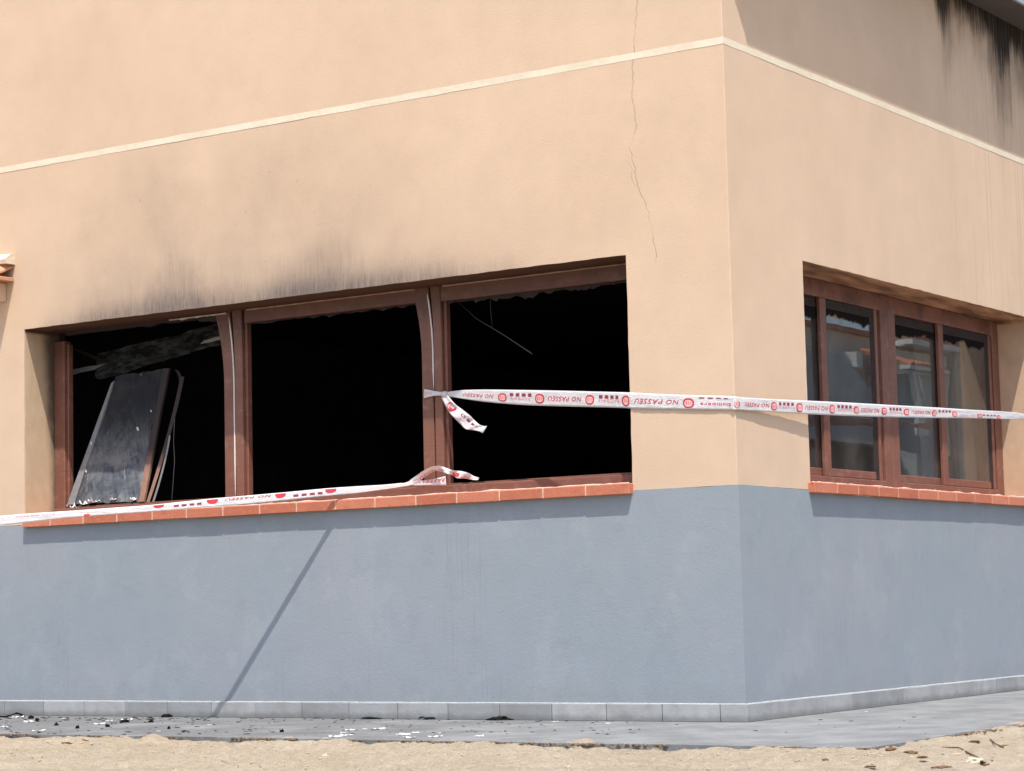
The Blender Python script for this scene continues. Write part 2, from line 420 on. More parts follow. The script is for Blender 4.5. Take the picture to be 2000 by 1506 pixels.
# window glass: clear, mirror-like by Schlick, sooty along the top
def glass():
    mt = bpy.data.materials.new('window_glass'); mt.use_nodes = True; X.nt = mt.node_tree; N = X.nt.nodes
    N.remove(N['Principled BSDF'])
    g = N.new('ShaderNodeNewGeometry'); d = N.new('ShaderNodeVectorMath'); d.operation = 'DOT_PRODUCT'
    X.nt.links.new(g.outputs['Normal'], d.inputs[0]); X.nt.links.new(g.outputs['Incoming'], d.inputs[1])
    c = vabs(X(d.outputs['Value'])); F = .06+.94*vpow(1-c, 5.0)
    x, y, z = pos()
    gl = N.new('ShaderNodeBsdfGlossy'); gl.inputs['Roughness'].default_value = 0.0; gl.inputs[0].default_value = (1, 1, 1, 1)
    bp = N.new('ShaderNodeBump'); bp.inputs['Distance'].default_value = .0007; bp.inputs['Strength'].default_value = .5
    X.nt.links.new(nz(vec(x, y, z), 2.6, 2, .5).v, bp.inputs['Height']); X.nt.links.new(bp.outputs[0], gl.inputs['Normal'])
    tr = N.new('ShaderNodeBsdfTransparent'); tr.inputs[0].default_value = (.80, .82, .82, 1)
    m1 = N.new('ShaderNodeMixShader'); X.nt.links.new(F.v, m1.inputs[0]); X.nt.links.new(tr.outputs[0], m1.inputs[1]); X.nt.links.new(gl.outputs[0], m1.inputs[2])
    du = N.new('ShaderNodeBsdfDiffuse'); du.inputs[0].default_value = (.36, .34, .31, 1)
    md_ = N.new('ShaderNodeMixShader'); X.nt.links.new((.035+.10*sstep(nz(vec(x*0, y*4, z*1.5), 1, 5, .7), .40, .75)).v, md_.inputs[0]); X.nt.links.new(m1.outputs[0], md_.inputs[1]); X.nt.links.new(du.outputs[0], md_.inputs[2]); m1 = md_
    df = N.new('ShaderNodeBsdfDiffuse'); df.inputs[0].default_value = (.016, .013, .013, 1)
    top = z + (nz(vec(x*0, y*3.2, z*2), 1, 4, .6)-.5)*.20 + (nz(vec(x*0, y*20, z*14), 1, 3, .6)-.5)*.05
    sd = clamp(sstep(top, 2.16, 2.175) + sstep(nz(vec(x*0, y*8, z*3), 1, 4, .6), .55, .8)*.10)
    m2 = N.new('ShaderNodeMixShader'); X.nt.links.new(sd.v, m2.inputs[0]); X.nt.links.new(m1.outputs[0], m2.inputs[1]); X.nt.links.new(df.outputs[0], m2.inputs[2])
    X.nt.links.new(m2.outputs[0], N['Material Output'].inputs[0]); return mt
M['glass'] = glass()

# ================================================================== SETTING: ground
T_X, T_Y = 1.40, -1.61                       # outer corner of the terrace
def axis(segs):
    o = []
    for a, b, s in segs:
        n = max(1, int(round((b-a)/s))); o += [a+(b-a)*i/n for i in range(n)]
    o.append(segs[-1][1]); return o
xs = axis([(-300, -60, 40), (-60, -10, 5), (-10, -5.2, .3), (-5.2, -2, .04), (-2, 4.2, .02), (4.2, 12, .4), (12, 60, 6), (60, 300, 40)])
ys = axis([(-300, -60, 40), (-60, -12, 6), (-12, -5.5, .35), (-5.5, -3.6, .03), (-3.6, -1.35, .018), (-1.35, 1.2, .05), (1.2, 10, .6), (10, 60, 5), (60, 300, 40)])
def sand_z(x, y):
    P = Vector((x, y, 0))
    dist = max(0, -y-4.6, x-4.2)
    z = -.030 - min(1.05, dist*.24)
    near = (abs(x) < 12 and -8 < y < 4)
    if near:
        z += .010*noise.noise(P*1.3) + .009*noise.noise(P*5.1) + .010*noise.noise(P*14) + .0075*noise.noise(P*33)
        z += max(0, noise.noise(P*8+Vector((7, 3, 1)))-.22)*.05
        # crusted lip along the terrace edge
        de = max(-(y-T_Y), x-T_X)
        z += .016*math.exp(-(max(0, de)/.10)**2)*(1+.8*noise.noise(P*4))
        if y > -2.9 and x > .9: z += .014*max(0, 1-abs(de-.2)/.35)
    if x < T_X-.12 and y > T_Y+.12: z = -.16
    return z
V = [(x, y, sand_z(x, y)) for y in ys for x in xs]
nx = len(xs)
F = [(j*nx+i, j*nx+i+1, (j+1)*nx+i+1, (j+1)*nx+i) for j in range(len(ys)-1) for i in range(nx-1)]
tag(mesh('ground', V, F, M['sand'], smooth=True), 'bare beige sandy dirt in front of the grey terrace', None, None, 'structure')

# terrace sheet with a ragged edge
def terrace():
    bm = bmesh.new(); pts = []
    def wob(x, y): return Vector((x, y, 0)) + Vector((n1((x, y, 0), 2.2)*.02+n1((x, y, 3), 11)*.012, n1((x, y, 1), 2.2)*.03+n1((x, y, 5), 11)*.014, 0))
    x = -14
    while x < T_X-.02: pts.append(wob(x, T_Y+.0)); x += .04 if x > -6 else .5
    pts.append(Vector((T_X, T_Y, 0)))
    y = T_Y+.05
    while y < 14: pts.append(wob(T_X-.03*min(1, max(0, y+1.6)), y)); y += .04 if y < 1.5 else .5
    pts += [Vector((-.05, 14, 0)), Vector((-.05, .06, 0)), Vector((-14, .06, 0))]
    top = [bm.verts.new(p) for p in pts]; bot = [bm.verts.new(p+Vector((0, 0, -.14))) for p in pts]
    f_ = bm.faces.new(top); n = len(pts)
    for i in range(n): bm.faces.new((top[i], bot[i], bot[(i+1) % n], top[(i+1) % n]))
    bmesh.ops.triangulate(bm, faces=[f_])
    return bmobj('pavement', bm, M['pave'])
tag(terrace(), 'grey concrete terrace strip running round the foot of the building', None, None, 'structure')
# crumbled dirt lying along the terrace edge
def edge_crumbs():
    bm = bmesh.new(); r = random.Random(3)
    for k in range(900):
        if r.random() < .8: x = r.uniform(-4.9, T_X+.03); y = T_Y-abs(r.gauss(0, .018))+n1((x, T_Y, 1), 2.2)*.03+.008
        else: x = T_X+abs(r.gauss(0, .02)); y = r.uniform(T_Y, .9)
        if n1((x, y, 9), 2.6) < -.12: continue
        s = r.uniform(.002, .008)
        res = bmesh.ops.create_icosphere(bm, subdivisions=1, radius=s)
        for v in res['verts']: v.co = Vector((v.co.x*r.uniform(1, 2.4), v.co.y, v.co.z*.45)) + Vector((x, y, -.004+r.uniform(-.006, .006)))
    return bmobj('dirt_crumbs', bm, M['edge_dirt'])
tag(edge_crumbs(), 'brown dirt crumbs along the broken terrace edge', 'dirt', None, 'stuff')
def gravel():
    bm = bmesh.new(); r = random.Random(5)
    for k in range(2600):
        x = r.uniform(-5, 4); y = r.uniform(-4.6, T_Y-.02)
        s = r.uniform(.002, .0065)
        if r.random() < .03: s *= 1.9
        res = bmesh.ops.create_icosphere(bm, subdivisions=1, radius=s)
        a = r.uniform(0, 3.14); z = sand_z(x, y)
        for v in res['verts']:
            q = Vector((v.co.x*r.uniform(1, 1.8), v.co.y, v.co.z*.7)); v.co = Vector((q.x*math.cos(a)-q.y*math.sin(a), q.x*math.sin(a)+q.y*math.cos(a), q.z)) + Vector((x, y, z+s*.2))
    return bmobj('gravel', bm, M['grit'])
tag(gravel(), 'small pale grit scattered over the sandy dirt', 'gravel', None, 'stuff')

# ================================================================== BUILDING
bld = empty('corner_building'); tag(bld, 'peach rendered corner building with grey plinth and burnt window band', 'building')
A_L, A_R, W_B0, W_B1 = -4.9303, -.5987, .80, 4.10
Z0 = 1.155; ZT = 4.95
def jit(p, amp=1.):
    return Vector(p) + n3(p, 1.6)*.0011 + n3(p, 7, 3)*.0003*amp
def edge_jit(p): return n3(p, 11, 5)*.0028 + n3(p, 31, 8)*.0016
def lin(a, b, s): n = max(1, int(round((b-a)/s))); return [a+(b-a)*i/n for i in range(n)]
def grid(us, vs, fn, hole=None):
    idx = {}; V = []; F = []
    def vid(i, j):
        if (i, j) not in idx: idx[(i, j)] = len(V); V.append(fn(us[i], vs[j]))
        return idx[(i, j)]
    for i in range(len(us)-1):
        for j in range(len(vs)-1):
            cu = (us[i]+us[i+1])/2; cv = (vs[j]+vs[j+1])/2
            if hole and hole[0] < cu < hole[1] and hole[2] < cv < hole[3]: continue
            F.append((vid(i, j), vid(i+1, j), vid(i+1, j+1), vid(i, j+1)))
    return V, F
CH = .0025
def on_edge(u, v, h): return (h and h[0]-1e-4 <= u <= h[1]+1e-4 and h[2]-1e-4 <= v <= h[3]+1e-4 and (abs(u-h[0]) < 1e-4 or abs(u-h[1]) < 1e-4 or abs(v-h[2]) < 1e-4 or abs(v-h[3]) < 1e-4))
holeA = (A_L, A_R, Z0, L_A); holeB = (W_B0, W_B1, Z0, L_A)
def fA(u, v):
    p = jit((u, 0, v))
    if on_edge(u, v, holeA): p += edge_jit((u, 0, v))*Vector((1, 0, 1)) if False else Vector((edge_jit((u, 0, v)).x, 0, edge_jit((u, 0, v)).z))
    if abs(u+CH) < 1e-5: p = Vector((-CH+edge_jit((0, 0, v)).x, 0, v))
    return p
def fB(u, v):
    p = jit((0, u, v))
    if on_edge(u, v, holeB): p += Vector((0, edge_jit((0, u, v)).y, edge_jit((0, u, v)).z))
    if abs(u-CH) < 1e-5: p = Vector((0, CH+edge_jit((0, 0, v)).y, v))
    return p
zs = lin(Z0, L_A, .035)+lin(L_A, ZT, .045)+[ZT]
usA = lin(-14, -6, .4)+lin(-6, A_L, .05)+lin(A_L, A_R, .04)+lin(A_R, -CH, .05)+[-CH]
usB = [CH]+lin(CH, W_B0, .05)[1:]+lin(W_B0, W_B1, .04)+lin(W_B1, 7, .1)+lin(7, 14, .5)+[14]
def combine(parts):
    V = []; F = []
    for v, f_ in parts:
        o = len(V); V += v; F += [tuple(a+o for a in q) for q in f_]
    return V, F
def strip_edge(z_list):   # chamfer at the corner
    V = []
    for z in z_list: V += [Vector((-CH+edge_jit((0, 0, z)).x, 0, z)), Vector((0, CH+edge_jit((0, 0, z)).y, z))]
    return V, [(2*i, 2*i+1, 2*i+3, 2*i+2) for i in range(len(z_list)-1)]
D = .30
def reveal(axis_, h, side):
    # soffit and two jambs, sharing the jittered outer edge
    parts = []
    us_ = lin(h[0], h[1], .04)+[h[1]]; vs_ = lin(Z0, L_A, .035)+[L_A]
    ff = fA if axis_ == 'A' else fB
    inn = (lambda p: Vector((p.x, D, p.z))) if axis_ == 'A' else (lambda p: Vector((-D, p.y, p.z)))
    def run(pl):
        V = []
        for (u, v) in pl:
            p = ff(u, v); q = inn(Vector((u, 0, v)) if axis_ == 'A' else Vector((0, u, v)))
            for k in range(5): V.append(p.lerp(q, k/4)+ (n3(p.lerp(q, k/4), 9, 2)*.0012 if 0 < k else Vector()))
        return V, [(5*i+k, 5*i+5+k, 5*i+6+k, 5*i+1+k) for i in range(len(pl)-1) for k in range(4)]
    parts.append(run([(u, L_A) for u in us_])); parts.append(run([(h[0], v) for v in vs_])); parts.append(run([(h[1], v) for v in vs_]))
    return parts
V, F = combine([grid(usA, zs, fA, holeA), grid(usB, zs, fB, holeB), strip_edge(zs)])
wu = mesh('wall', V, F, M['wall'], bld, smooth=True)
# reveals are a mesh of their own so that the arris stays crisp
V, F = combine(reveal('A', holeA, 0)+reveal('B', holeB, 0))
mesh('window_reveal', V, F, M['wall'], bld, smooth=True)
# plinth, 4 mm proud, hand-cut top
PR = .004
zp = lin(0, .2, .1)+lin(.2, Z0, .06)+[Z0]
def topw(u, s): return n1((u, s, 0), 2.5)*.003+n1((u, s, 4), 9)*.002
def pA(u, v):
    p = jit((u, 0, v)); return Vector((p.x, p.y-PR, p.z+(topw(u, 0) if v == Z0 else 0))) if u < -CH-1e-5 else Vector((PR-.0015+edge_jit((0, 0, v)).x*.3, -PR, v+(topw(0, 0) if v == Z0 else 0)))
def pB(u, v):
    p = jit((0, u, v)); return Vector((p.x+PR, p.y, p.z+(topw(u, 5) if v == Z0 else 0))) if u > CH+1e-5 else Vector((PR, -PR+.0015+edge_jit((0, 0, v)).y*.3, v+(topw(0, 0) if v == Z0 else 0)))
ga = grid(usA, zp, pA); gb = grid(usB, zp, pB)
ce = []
for z in zp: ce += [pA(-CH, z), pB(CH, z)]
lip = []
for u in usA: q = pA(u, Z0); lip += [q, Vector((q.x, .004, q.z))]
lipB = []
for u in usB: q = pB(u, Z0); lipB += [q, Vector((-.004, q.y, q.z))]
V, F = combine([ga, gb, (ce, [(2*i, 2*i+1, 2*i+3, 2*i+2) for i in range(len(zp)-1)]), (lip, [(2*i, 2*i+2, 2*i+3, 2*i+1) for i in range(len(usA)-1)]), (lipB, [(2*i, 2*i+2, 2*i+3, 2*i+1) for i in range(len(usB)-1)])])
mesh('plinth', V, F, M['grey'], bld, smooth=True)
# cream band
ZBND = 3.3818; HB = .0195
def band():
    V = []; pl = []
    for u in usA[:-1]: pl.append((Vector((u, 0, 0)), Vector((0, -1, 0))))
    pl.append((Vector((-CH*.3, 0, 0)), Vector((-.0, -1, 0)))); pl.append((Vector((0, CH*.3, 0)), Vector((1, 0, 0))))
    for u in usB[1:]: pl.append((Vector((0, u, 0)), Vector((1, 0, 0))))
    pr = .0012
    for i, (p, n) in enumerate(pl):
        t = n1((p.x*1, p.y, 0), 7)*.003; t2 = n1((p.x, p.y, 6), 7)*.003
        for z, o in ((ZBND-HB+t, -.004), (ZBND-HB+.002+t, pr), (ZBND+HB-.002+t2, pr), (ZBND+HB+t2, -.004)):
            q = p+n*o; 
            if i in (len(usA)-1, len(usA)): q = p + Vector((o if i == len(usA) else o*.9, -o if i == len(usA)-1 else -o*.9, 0))
            V.append(Vector((q.x, q.y, z)))
    F = [(4*i+k, 4*i+4+k, 4*i+5+k, 4*i+1+k) for i in range(len(pl)-1) for k in range(3)]
    return mesh('trim_band', V, F, M['band'], bld)
band()

# sills of single terracotta pieces
def sill(name, axis_, joints, z0=1.137, z1=1.192):
    root = empty(name, (0, 0, 0), bld)
    P = lambda u, o, z: (u, -o, z) if axis_ == 'A' else (o, u, z)
    def bx(nm, u0, u1, o0, o1, za, zb, mt, bev, tilt=0.):
        bm = bmesh.new(); bm_box(bm, (u0, o0, za), (u1, o1, zb), bev)
        for v in bm.verts:
            v.co.z += (v.co.x-(u0+u1)/2)*tilt; v.co = Vector(P(*v.co))
        return bmobj(nm, bm, mt, root)
    bx('mortar_bed', joints[0]+.006, joints[-1]-.004, -.27, .0372, z0+.001, z1-.0015, M['mortar'], .002)
    for a, b in zip(joints, joints[1:]):
        o = rnd.uniform(-.0004, .0012)
        bx('brick', a+.0035, b-.0035, -.25, .040+o, z0+rnd.uniform(-.0012, .0012), z1+rnd.uniform(-.0012, .0012), M['brick'], .0035, rnd.uniform(-.006, .006))
    # squeezed mortar along the front top edge
    bm = bmesh.new(); u = joints[0]
    pts = []; rad = []
    while u < joints[-1]:
        pts.append(P(u, .026+n1((u, 1, 0), 9)*.008, z1+.001+n1((u, 4, 0), 6)*.003)); rad.append(max(.002, .0045+n1((u, 2, 0), 8)*.006+n1((u, 7, 0), 30)*.003)); u += .014
    tube_bm(bm, pts, rad, 6); bmobj('mortar_bead', bm, M['mortar'], root, smooth=True)
    return root
jA = [-4.917, -4.675, -4.401, -4.125, -3.843, -3.576, -3.299, -3.025, -2.757, -2.481, -2.208, -1.932, -1.662, -1.389, -1.117, -.855, -.592]
sill('window_sill', 'A', jA)
jB = [.768, 1.04, 1.296, 1.555, 1.81, 2.088] + [2.088+.271*k for k in range(1, 8)] + [4.115]
sill('window_sill', 'B', jB)

# skirting of single tiles
def skirting():
    root = empty('skirting', (0, 0, 0), bld)
    jx = [-.130-.3315*k for k in range(0, 16)]; jx = [-.13, -.457, -.782, -1.109, -1.433, -1.764, -2.096, -2.427, -2.757, -3.091, -3.422, -3.754, -4.089, -4.425]+[-4.425-.333*k for k in range(1, 12)]
    jx = [.0187]+jx
    for a, b in zip(jx, jx[1:]):
        o = rnd.uniform(-.0015, .0015)
        box('tile', (b+.0022, -.0165+o, .001), (a-.0022, -PR+.001, .0855+rnd.uniform(-.0015, .0015)), M['skirt'], root, .0015)
    y = .0; k = 0
    js = [-.005, .16]
    while js[-1] < 9: js.append(js[-1]+.333)
    for a, b in zip(js, js[1:]):
        o = rnd.uniform(-.0015, .0015)
        box('tile', (PR-.001, a+.0018, .001), (.0165+o, b-.0018, .0855+rnd.uniform(-.0015, .0015)), M['skirt'], root, .0015)
    bm = bmesh.new()
    pts = [(x, -.010+n1((x, 0, 0), 6)*.002, .0865+n1((x, 3, 0), 5)*.0015) for x in lin(-8, .008, .03)+[.010]]
    tube_bm(bm, pts, .0048, 6)
    pts = [(.010, y, .0865+n1((y, 3, 2), 5)*.0015) for y in lin(-.010, 9, .05)+[9]]
    tube_bm(bm, pts, .0052, 6)
    # grout in the joints
    bm_box(bm, (PR-.0005, -.0035, .002), (.0125, 9, .084))
    bmobj('grout_line', bm, M['grout'], root, smooth=False)
skirting()

# ---------------------------------------------------------------- long burnt window
winA = empty('window_frame', (0, 0, 0), bld); tag(winA, 'brown frame with all three panes burnt out')
YF0, YF1 = .25, .31
ZB, ZH = 1.20, 2.36
def stile(name, xl, xr, y0=YF0, y1=YF1, z0=ZB+.001, z1=ZH, bend=None, mat='frame'):
    bm = bmesh.new(); n = 26; rings = []
    for i in range(n+1):
        z = z0+(z1-z0)*i/n; b_ = bend(z) if bend else 0
        a = xl+b_; c = xr+b_*(.35 if bend else 0)
        e = .004
        loop = [(a, y0+e), (a+e, y0), (c-e, y0), (c, y0+e), (c, y1), (a, y1)]
        rings.append([bm.verts.new((p[0], p[1], z)) for p in loop])
    for q, s in zip(rings, rings[1:]):
        for k in range(6): bm.faces.new((q[k], q[(k+1) % 6], s[(k+1) % 6], s[k]))
    bm.faces.new(rings[0]); bm.faces.new(rings[-1])
    return bmobj(name, bm, M[mat], winA)
b1 = lambda z: -.055*max(0, (z-1.92)/.40)**2.0
b2 = lambda z: -.048*max(0, (z-1.98)/.34)**2.0
stile('jamb_stile', A_L+.002, -4.842, z1=2.30)
stile('jamb_stile', -.69, A_R-.002)
stile('mullion', -3.532, -3.459, bend=b1); stile('mullion', -3.447, -3.388, bend=lambda z: b1(z)*.3)
stile('mullion_lip', -3.3875, -3.368, YF0+.022, YF1)
stile('mullion', -2.086, -2.012, bend=b2); stile('mullion', -2.002, -1.947, bend=lambda z: b2(z)*.3)
stile('mullion_lip', -1.9465, -1.927, YF0+.022, YF1)
stile('mullion_lip', -4.8415, -4.826, YF0+.022, YF1, z1=2.28)
# sealant running down each mullion joint
def bead(xc, bf, z0, z1, r):
    pts = [(xc+bf(z)*.62+n1((z, xc, 0), 5)*.001, YF0+.001, z) for z in np.linspace(z1, z0, 26)]
    tube('sealant_bead', pts, [r*(.25+.75*min(1, (i+1)/3))*(1 if i < 20 else max(.2, (26-i)/6)) for i in range(26)], M['foam'], winA, 6)
bead(-3.453, b1, 1.24, 2.325, .0052); bead(-2.007, b2, 1.78, 2.325, .0050)
box('head_rail', (-3.372, YF0+.001, 2.283), (-2.10, YF1-.001, 2.3585), M['frame'], winA)
box('head_rail', (-1.95, YF0+.001, 2.275), (-.692, YF1-.001, 2.3585), M['frame'], winA)
# burnt-through head of the first bay
bm = bmesh.new(); n = 40
for i in range(n):
    x0 = -4.84+(1.30)*i/n; x1 = x0+1.30/n; t = .018+.014*n1((x0, 0, 0), 9)+(.02 if x0 > -3.75 else 0)
    bm_box(bm, (x0, YF0+.012, 2.3585-t), (x1, YF1-.01, 2.3585))
bmobj('charred_head', bm, M['char'], winA)
# torn pale edge left under the lintel
def torn(x0, x1, z, y, amp, name='torn_seal', mt='foam', dz=.006):
    n = int((x1-x0)/.012); V = []
    for i in range(n+1):
        x = x0+(x1-x0)*i/n; c = n1((x, 3, z), 16)*amp+n1((x, 8, z), 50)*amp*.5
        V += [(x, y+n1((x, 1, 0), 20)*.003, z+.002), (x, y-.004, z-dz-max(-dz*.8, c)), (x, y+.012, z-dz*.6)]
    F = []
    for i in range(n): 
        for k in range(3): F.append((3*i+k, 3*i+3+k, 3*i+3+(k+1) % 3, 3*i+(k+1) % 3))
    return mesh(name, V, F, M[mt], winA)
torn(-3.95, -3.50, 2.352, YF0-.012, .010)
torn(-3.35, -2.12, 2.3575, YF0-.006, .003, dz=.004, mt='mortar')
torn(-1.93, -.62, 2.3575, YF0-.006, .003, dz=.004, mt='mortar')
torn(-1.92, -.70, 2.276, YF0+.03, .030, 'burnt_gasket', 'char', .018)
torn(-3.36, -2.11, 2.284, YF0+.03, .016, 'burnt_gasket', 'char', .010)
# bottom rail with raised back lip, one length per bay
for a, b in ((A_L+.003, -3.534), (-3.5315, -2.088), (-2.0855, A_R-.003)):
    box('bottom_rail', (a, YF0-.012, ZB-.02), (b, YF1+.01, 1.256), M['frame'], winA, .005)
    box('rail_lip', (a+.06, YF0+.02, 1.2565), (b-.02, YF0+.04, 1.266), M['frame'], winA, .002)
stile('mullion_foot', -2.13, -1.93, YF0-.017, YF0-.013, ZB-.0, 1.254)

# ---------------------------------------------------------------- return window, four sliding leaves
winB = empty('window_frame', (0, 0, 0), bld); tag(winB, 'brown sliding window with four sooty panes on the return wall')
XF = -.245
def bb(name, y0, y1, z0, z1, x0, x1, mt='frame', par=None, bev=.004): return box(name, (x0, y0, z0), (x1, y1, z1), M[mt], par or winB, bev)
YM = 2.388
for (a, b) in ((W_B0+.003, YM-.002), (YM+.002, W_B1-.003)):
    bb('frame_stile', a, a+.10, ZB-.01, ZH-.002, XF-.07, XF); bb('frame_stile', b-.10, b, ZB-.01, ZH-.002, XF-.07, XF)
    bb('frame_head', a+.1005, b-.1005, 2.262, ZH-.002, XF-.069, XF-.001); bb('frame_foot', a+.1005, b-.1005, ZB-.01, 1.262, XF-.069, XF-.001)
def sash(y0, y1, xs_, wl, wr, lab=None):
    r = empty('sash', (0, 0, 0), winB)
    z0, z1 = 1.2635, 2.2605; x0, x1 = xs_-.0225, xs_
    def s(n_, a, b, c, d, xa=None, xb=None, mt='frame', bev=.003): return box(n_, (xa if xa is not None else x0, a, c), (xb if xb is not None else x1, b, d), M[mt], r, bev)
    s('sash_stile', y0, y0+wl, z0, z1); front = wr > .08
    s('sash_stile', y1-(.034 if front else wr), y1, z0, z1, mt='frame' if front else 'char_brown')
    if front: s('burnt_stile', y1-wr, y1-.0345, z0, z1, x0+.001, x1-.006, 'char')
    s('sash_rail', y0+wl+.0005, y1-wr-.0005, z0+.0005, z0+.045, x0+.001, x1-.001); s('sash_rail', y0+wl+.0005, y1-wr-.0005, z1-.055, z1-.0005, x0+.001, x1-.004, 'char')
    g = .010
    s('gasket', y0+wl+.001, y0+wl+.012, z0+.046, z1-.056, x0+.004, x1-.006, 'char', .001); s('gasket', y1-wr-.012, y1-wr-.001, z0+.046, z1-.056, x0+.004, x1-.006, 'char', .001)
    xm = x1-.0055
    mesh('pane', [(xm, y0+wl+.011, z0+.044), (xm, y1-wr-.011, z0+.044), (xm, y1-wr-.011, z1-.054), (xm, y0+wl+.011, z1-.054),
                  (xm-.004, y0+wl+.011, z0+.044), (xm-.004, y1-wr-.011, z0+.044), (xm-.004, y1-wr-.011, z1-.054), (xm-.004, y0+wl+.011, z1-.054)],
         [(0, 1, 2, 3), (7, 6, 5, 4), (0, 4, 5, 1), (1, 5, 6, 2), (2, 6, 7, 3), (3, 7, 4, 0)], M['glass'], r)
    return r
sash(.9035, 1.60, XF-.028, .05, .075); sash(1.50, 2.245, XF-.004, .075, .085)
sash(2.4915, 3.23, XF-.028, .05, .075); sash(3.135, 3.975, XF-.004, .075, .085)
# burnt cloth hanging inside the right-hand leaf
def curtain():
    n, mz = 70, 30; V = []; F = []
    for j in range(mz+1):
        z = 1.22+(1.08)*j/mz
        for i in range(n+1):
            t = i/n; y = 3.12+.98*t
            x = -.36-.028*math.sin(t*21+z*.9)-.018*math.sin(t*9-z*2.1) - .10*max(0, t-.55+.22*(z-1.3))
            V.append((x, y, z))
    for j in range(mz):
        for i in range(n): a = j*(n+1)+i; F.append((a, a+1, a+n+2, a+n+1))
    o = mesh('curtain', V, F, M['curtain'], smooth=True)
    md = o.modifiers.new('t', 'SOLIDIFY'); md.thickness = .003
    return tag(o, 'brown smoke stained curtain behind the rightmost pane of the return window', 'curtain')
curtain()
# charred rags hanging behind the glass heads
def rag(y0, y1, zt, drop, x, seed):
    n = int((y1-y0)/.012); V = []
    for i in range(n+1):
        y = y0+(y1-y0)*i/n; d = drop*(.55+.9*abs(n1((y, seed, 0), 5))+.5*n1((y, seed, 5), 17)+.35*n1((y, seed, 9), 45))
        for k in range(5): V.append((x+n1((y, k*.3, seed), 14)*.012, y, zt-d*k/4))
    F = [(5*i+k, 5*i+5+k, 5*i+6+k, 5*i+1+k) for i in range(n) for k in range(4)]
    o = mesh('charred_drape', V, F, M['char'], None, smooth=True)
    md = o.modifiers.new('t', 'SOLIDIFY'); md.thickness = .004
    return o
tag(rag(1.52, 2.25, 2.27, .085, -.33, 1), 'charred rag of drape behind the second pane of the return window', 'drape', 'charred drapes at the window head')
tag(rag(2.50, 3.20, 2.27, .13, -.33, 2), 'charred rag of drape with curled threads behind the third pane of the return window', 'drape', 'charred drapes at the window head')
tag(rag(3.22, 3.98, 2.27, .12, -.335, 3), 'charred rag of drape over the brown curtain in the rightmost pane', 'drape', 'charred drapes at the window head')

# ---------------------------------------------------------------- room behind the windows (burnt black)
bm = bmesh.new()
bm_box(bm, (-6.2, .302, 2.75), (-.302, 9, 2.95)); bm_box(bm, (-6.2, .302, .0), (-.302, 9, .1)); bm_box(bm, (-6.5, .302, .1), (-6.2, 9, 2.75)); bm_box(bm, (-6.2, 9, .1), (-.302, 9.2, 2.75))
bmobj('room', bm, M['sooty'], bld)
# inner faces of the outer walls
def inner(a, b, h, ax):
    bm = bmesh.new()
    segs = [(a, h[0], .1, 2.75), (h[1], b, .1, 2.75), (h[0], h[1], .1, Z0+.0), (h[0], h[1], L_A, 2.75)]
    for u0, u1, z0, z1 in segs:
        if ax == 'A': bm_box(bm, (u0, .301, z0), (u1, .345, z1))
        else: bm_box(bm, (-.345, u0, z0), (-.301, u1, z1))
    bmobj('inner_wall', bm, M['sooty'], bld)
inner(-6.2, -.346, holeA, 'A'); inner(.302, 9, holeB, 'B')
# wall cores and roof slab so that no light leaks round the shell
box('roof_slab', (-13.9, .02, 4.30), (-.02, 13.9, 4.93), M['soffit'], bld, 0)
box('back_wall', (-14, 13.6, 0), (-.01, 13.95, 4.9), M['wall'], bld, 0); box('back_wall', (-14, .02, 0), (-13.7, 13.6, 4.9), M['wall'], bld, 0)

# ---------------------------------------------------------------- eave over the return wall
eave = empty('eave', (0, 0, 0), bld)
EY0 = -.085; OV = .238
bm = bmesh.new()
pl = [(-.2, EY0), (OV-.05, EY0), (OV, EY0+.05), (OV, 13), (-.2, 13)]
lo = [bm.verts.new((x, y, 4.272 if x > -.1 else 4.272)) for x, y in pl]; hi = [bm.verts.new((x, y, 4.31)) for x, y in pl]
bm.faces.new(lo[::-1]); bm.faces.new(hi)
for i in range(5): bm.faces.new((lo[i], lo[(i+1) % 5], hi[(i+1) % 5], hi[i]))
bmobj('soffit_board', bm, M['soffit'], eave)
bm = bmesh.new(); bm_box(bm, (OV-.004, EY0+.05, 4.268), (OV+.016, 13, 4.46), .004); bm_box(bm, (-.1, EY0-.016, 4.268), (OV-.05, EY0+.002, 4.46), .003)
bmobj('fascia_board', bm, M['fascia'], eave)
bm = bmesh.new()
bm_box(bm, (-.2, EY0-.02, 4.461), (OV+.05, 13, 4.50), .004); bmobj('roof_edge', bm, M['fascia'], eave)

# ---------------------------------------------------------------- little tiled canopy at the left
can = empty('door_canopy', (0, 0, 0), bld)
XE = -5.012
for k in range(7):
    xa = XE-.012-.155*k; bm = bmesh.new(); n = 12; rows = []
    for y, z in ((-.003, 2.775), (-.17, 2.705), (-.34, 2.635)):
        rows.append([(xa-.14+.14*(i/n), y, z+.036*math.sin(math.pi*i/n)-.012) for i in range(n+1)])
    vs = [[bm.verts.new(p) for p in r_] for r_ in rows]; vb = [[bm.verts.new((p[0], p[1], p[2]-.012)) for p in r_] for r_ in rows]
    for a in (0, 1):
        for i in range(n):
            bm.faces.new((vs[a][i], vs[a][i+1], vs[a+1][i+1], vs[a+1][i])); bm.faces.new((vb[a][i], vb[a+1][i], vb[a+1][i+1], vb[a][i+1]))
    for i in range(n): bm.faces.new((vs[2][i], vs[2][i+1], vb[2][i+1], vb[2][i]))
    for a in (0, 1): bm.faces.new((vs[a][n], vs[a+1][n], vb[a+1][n], vb[a][n])); bm.faces.new((vs[a][0], vb[a][0], vb[a+1][0], vs[a+1][0]))
    bmobj('roof_tile', bm, M['tile_orange'], can, smooth=False)
bm = bmesh.new(); V = []
n = 60
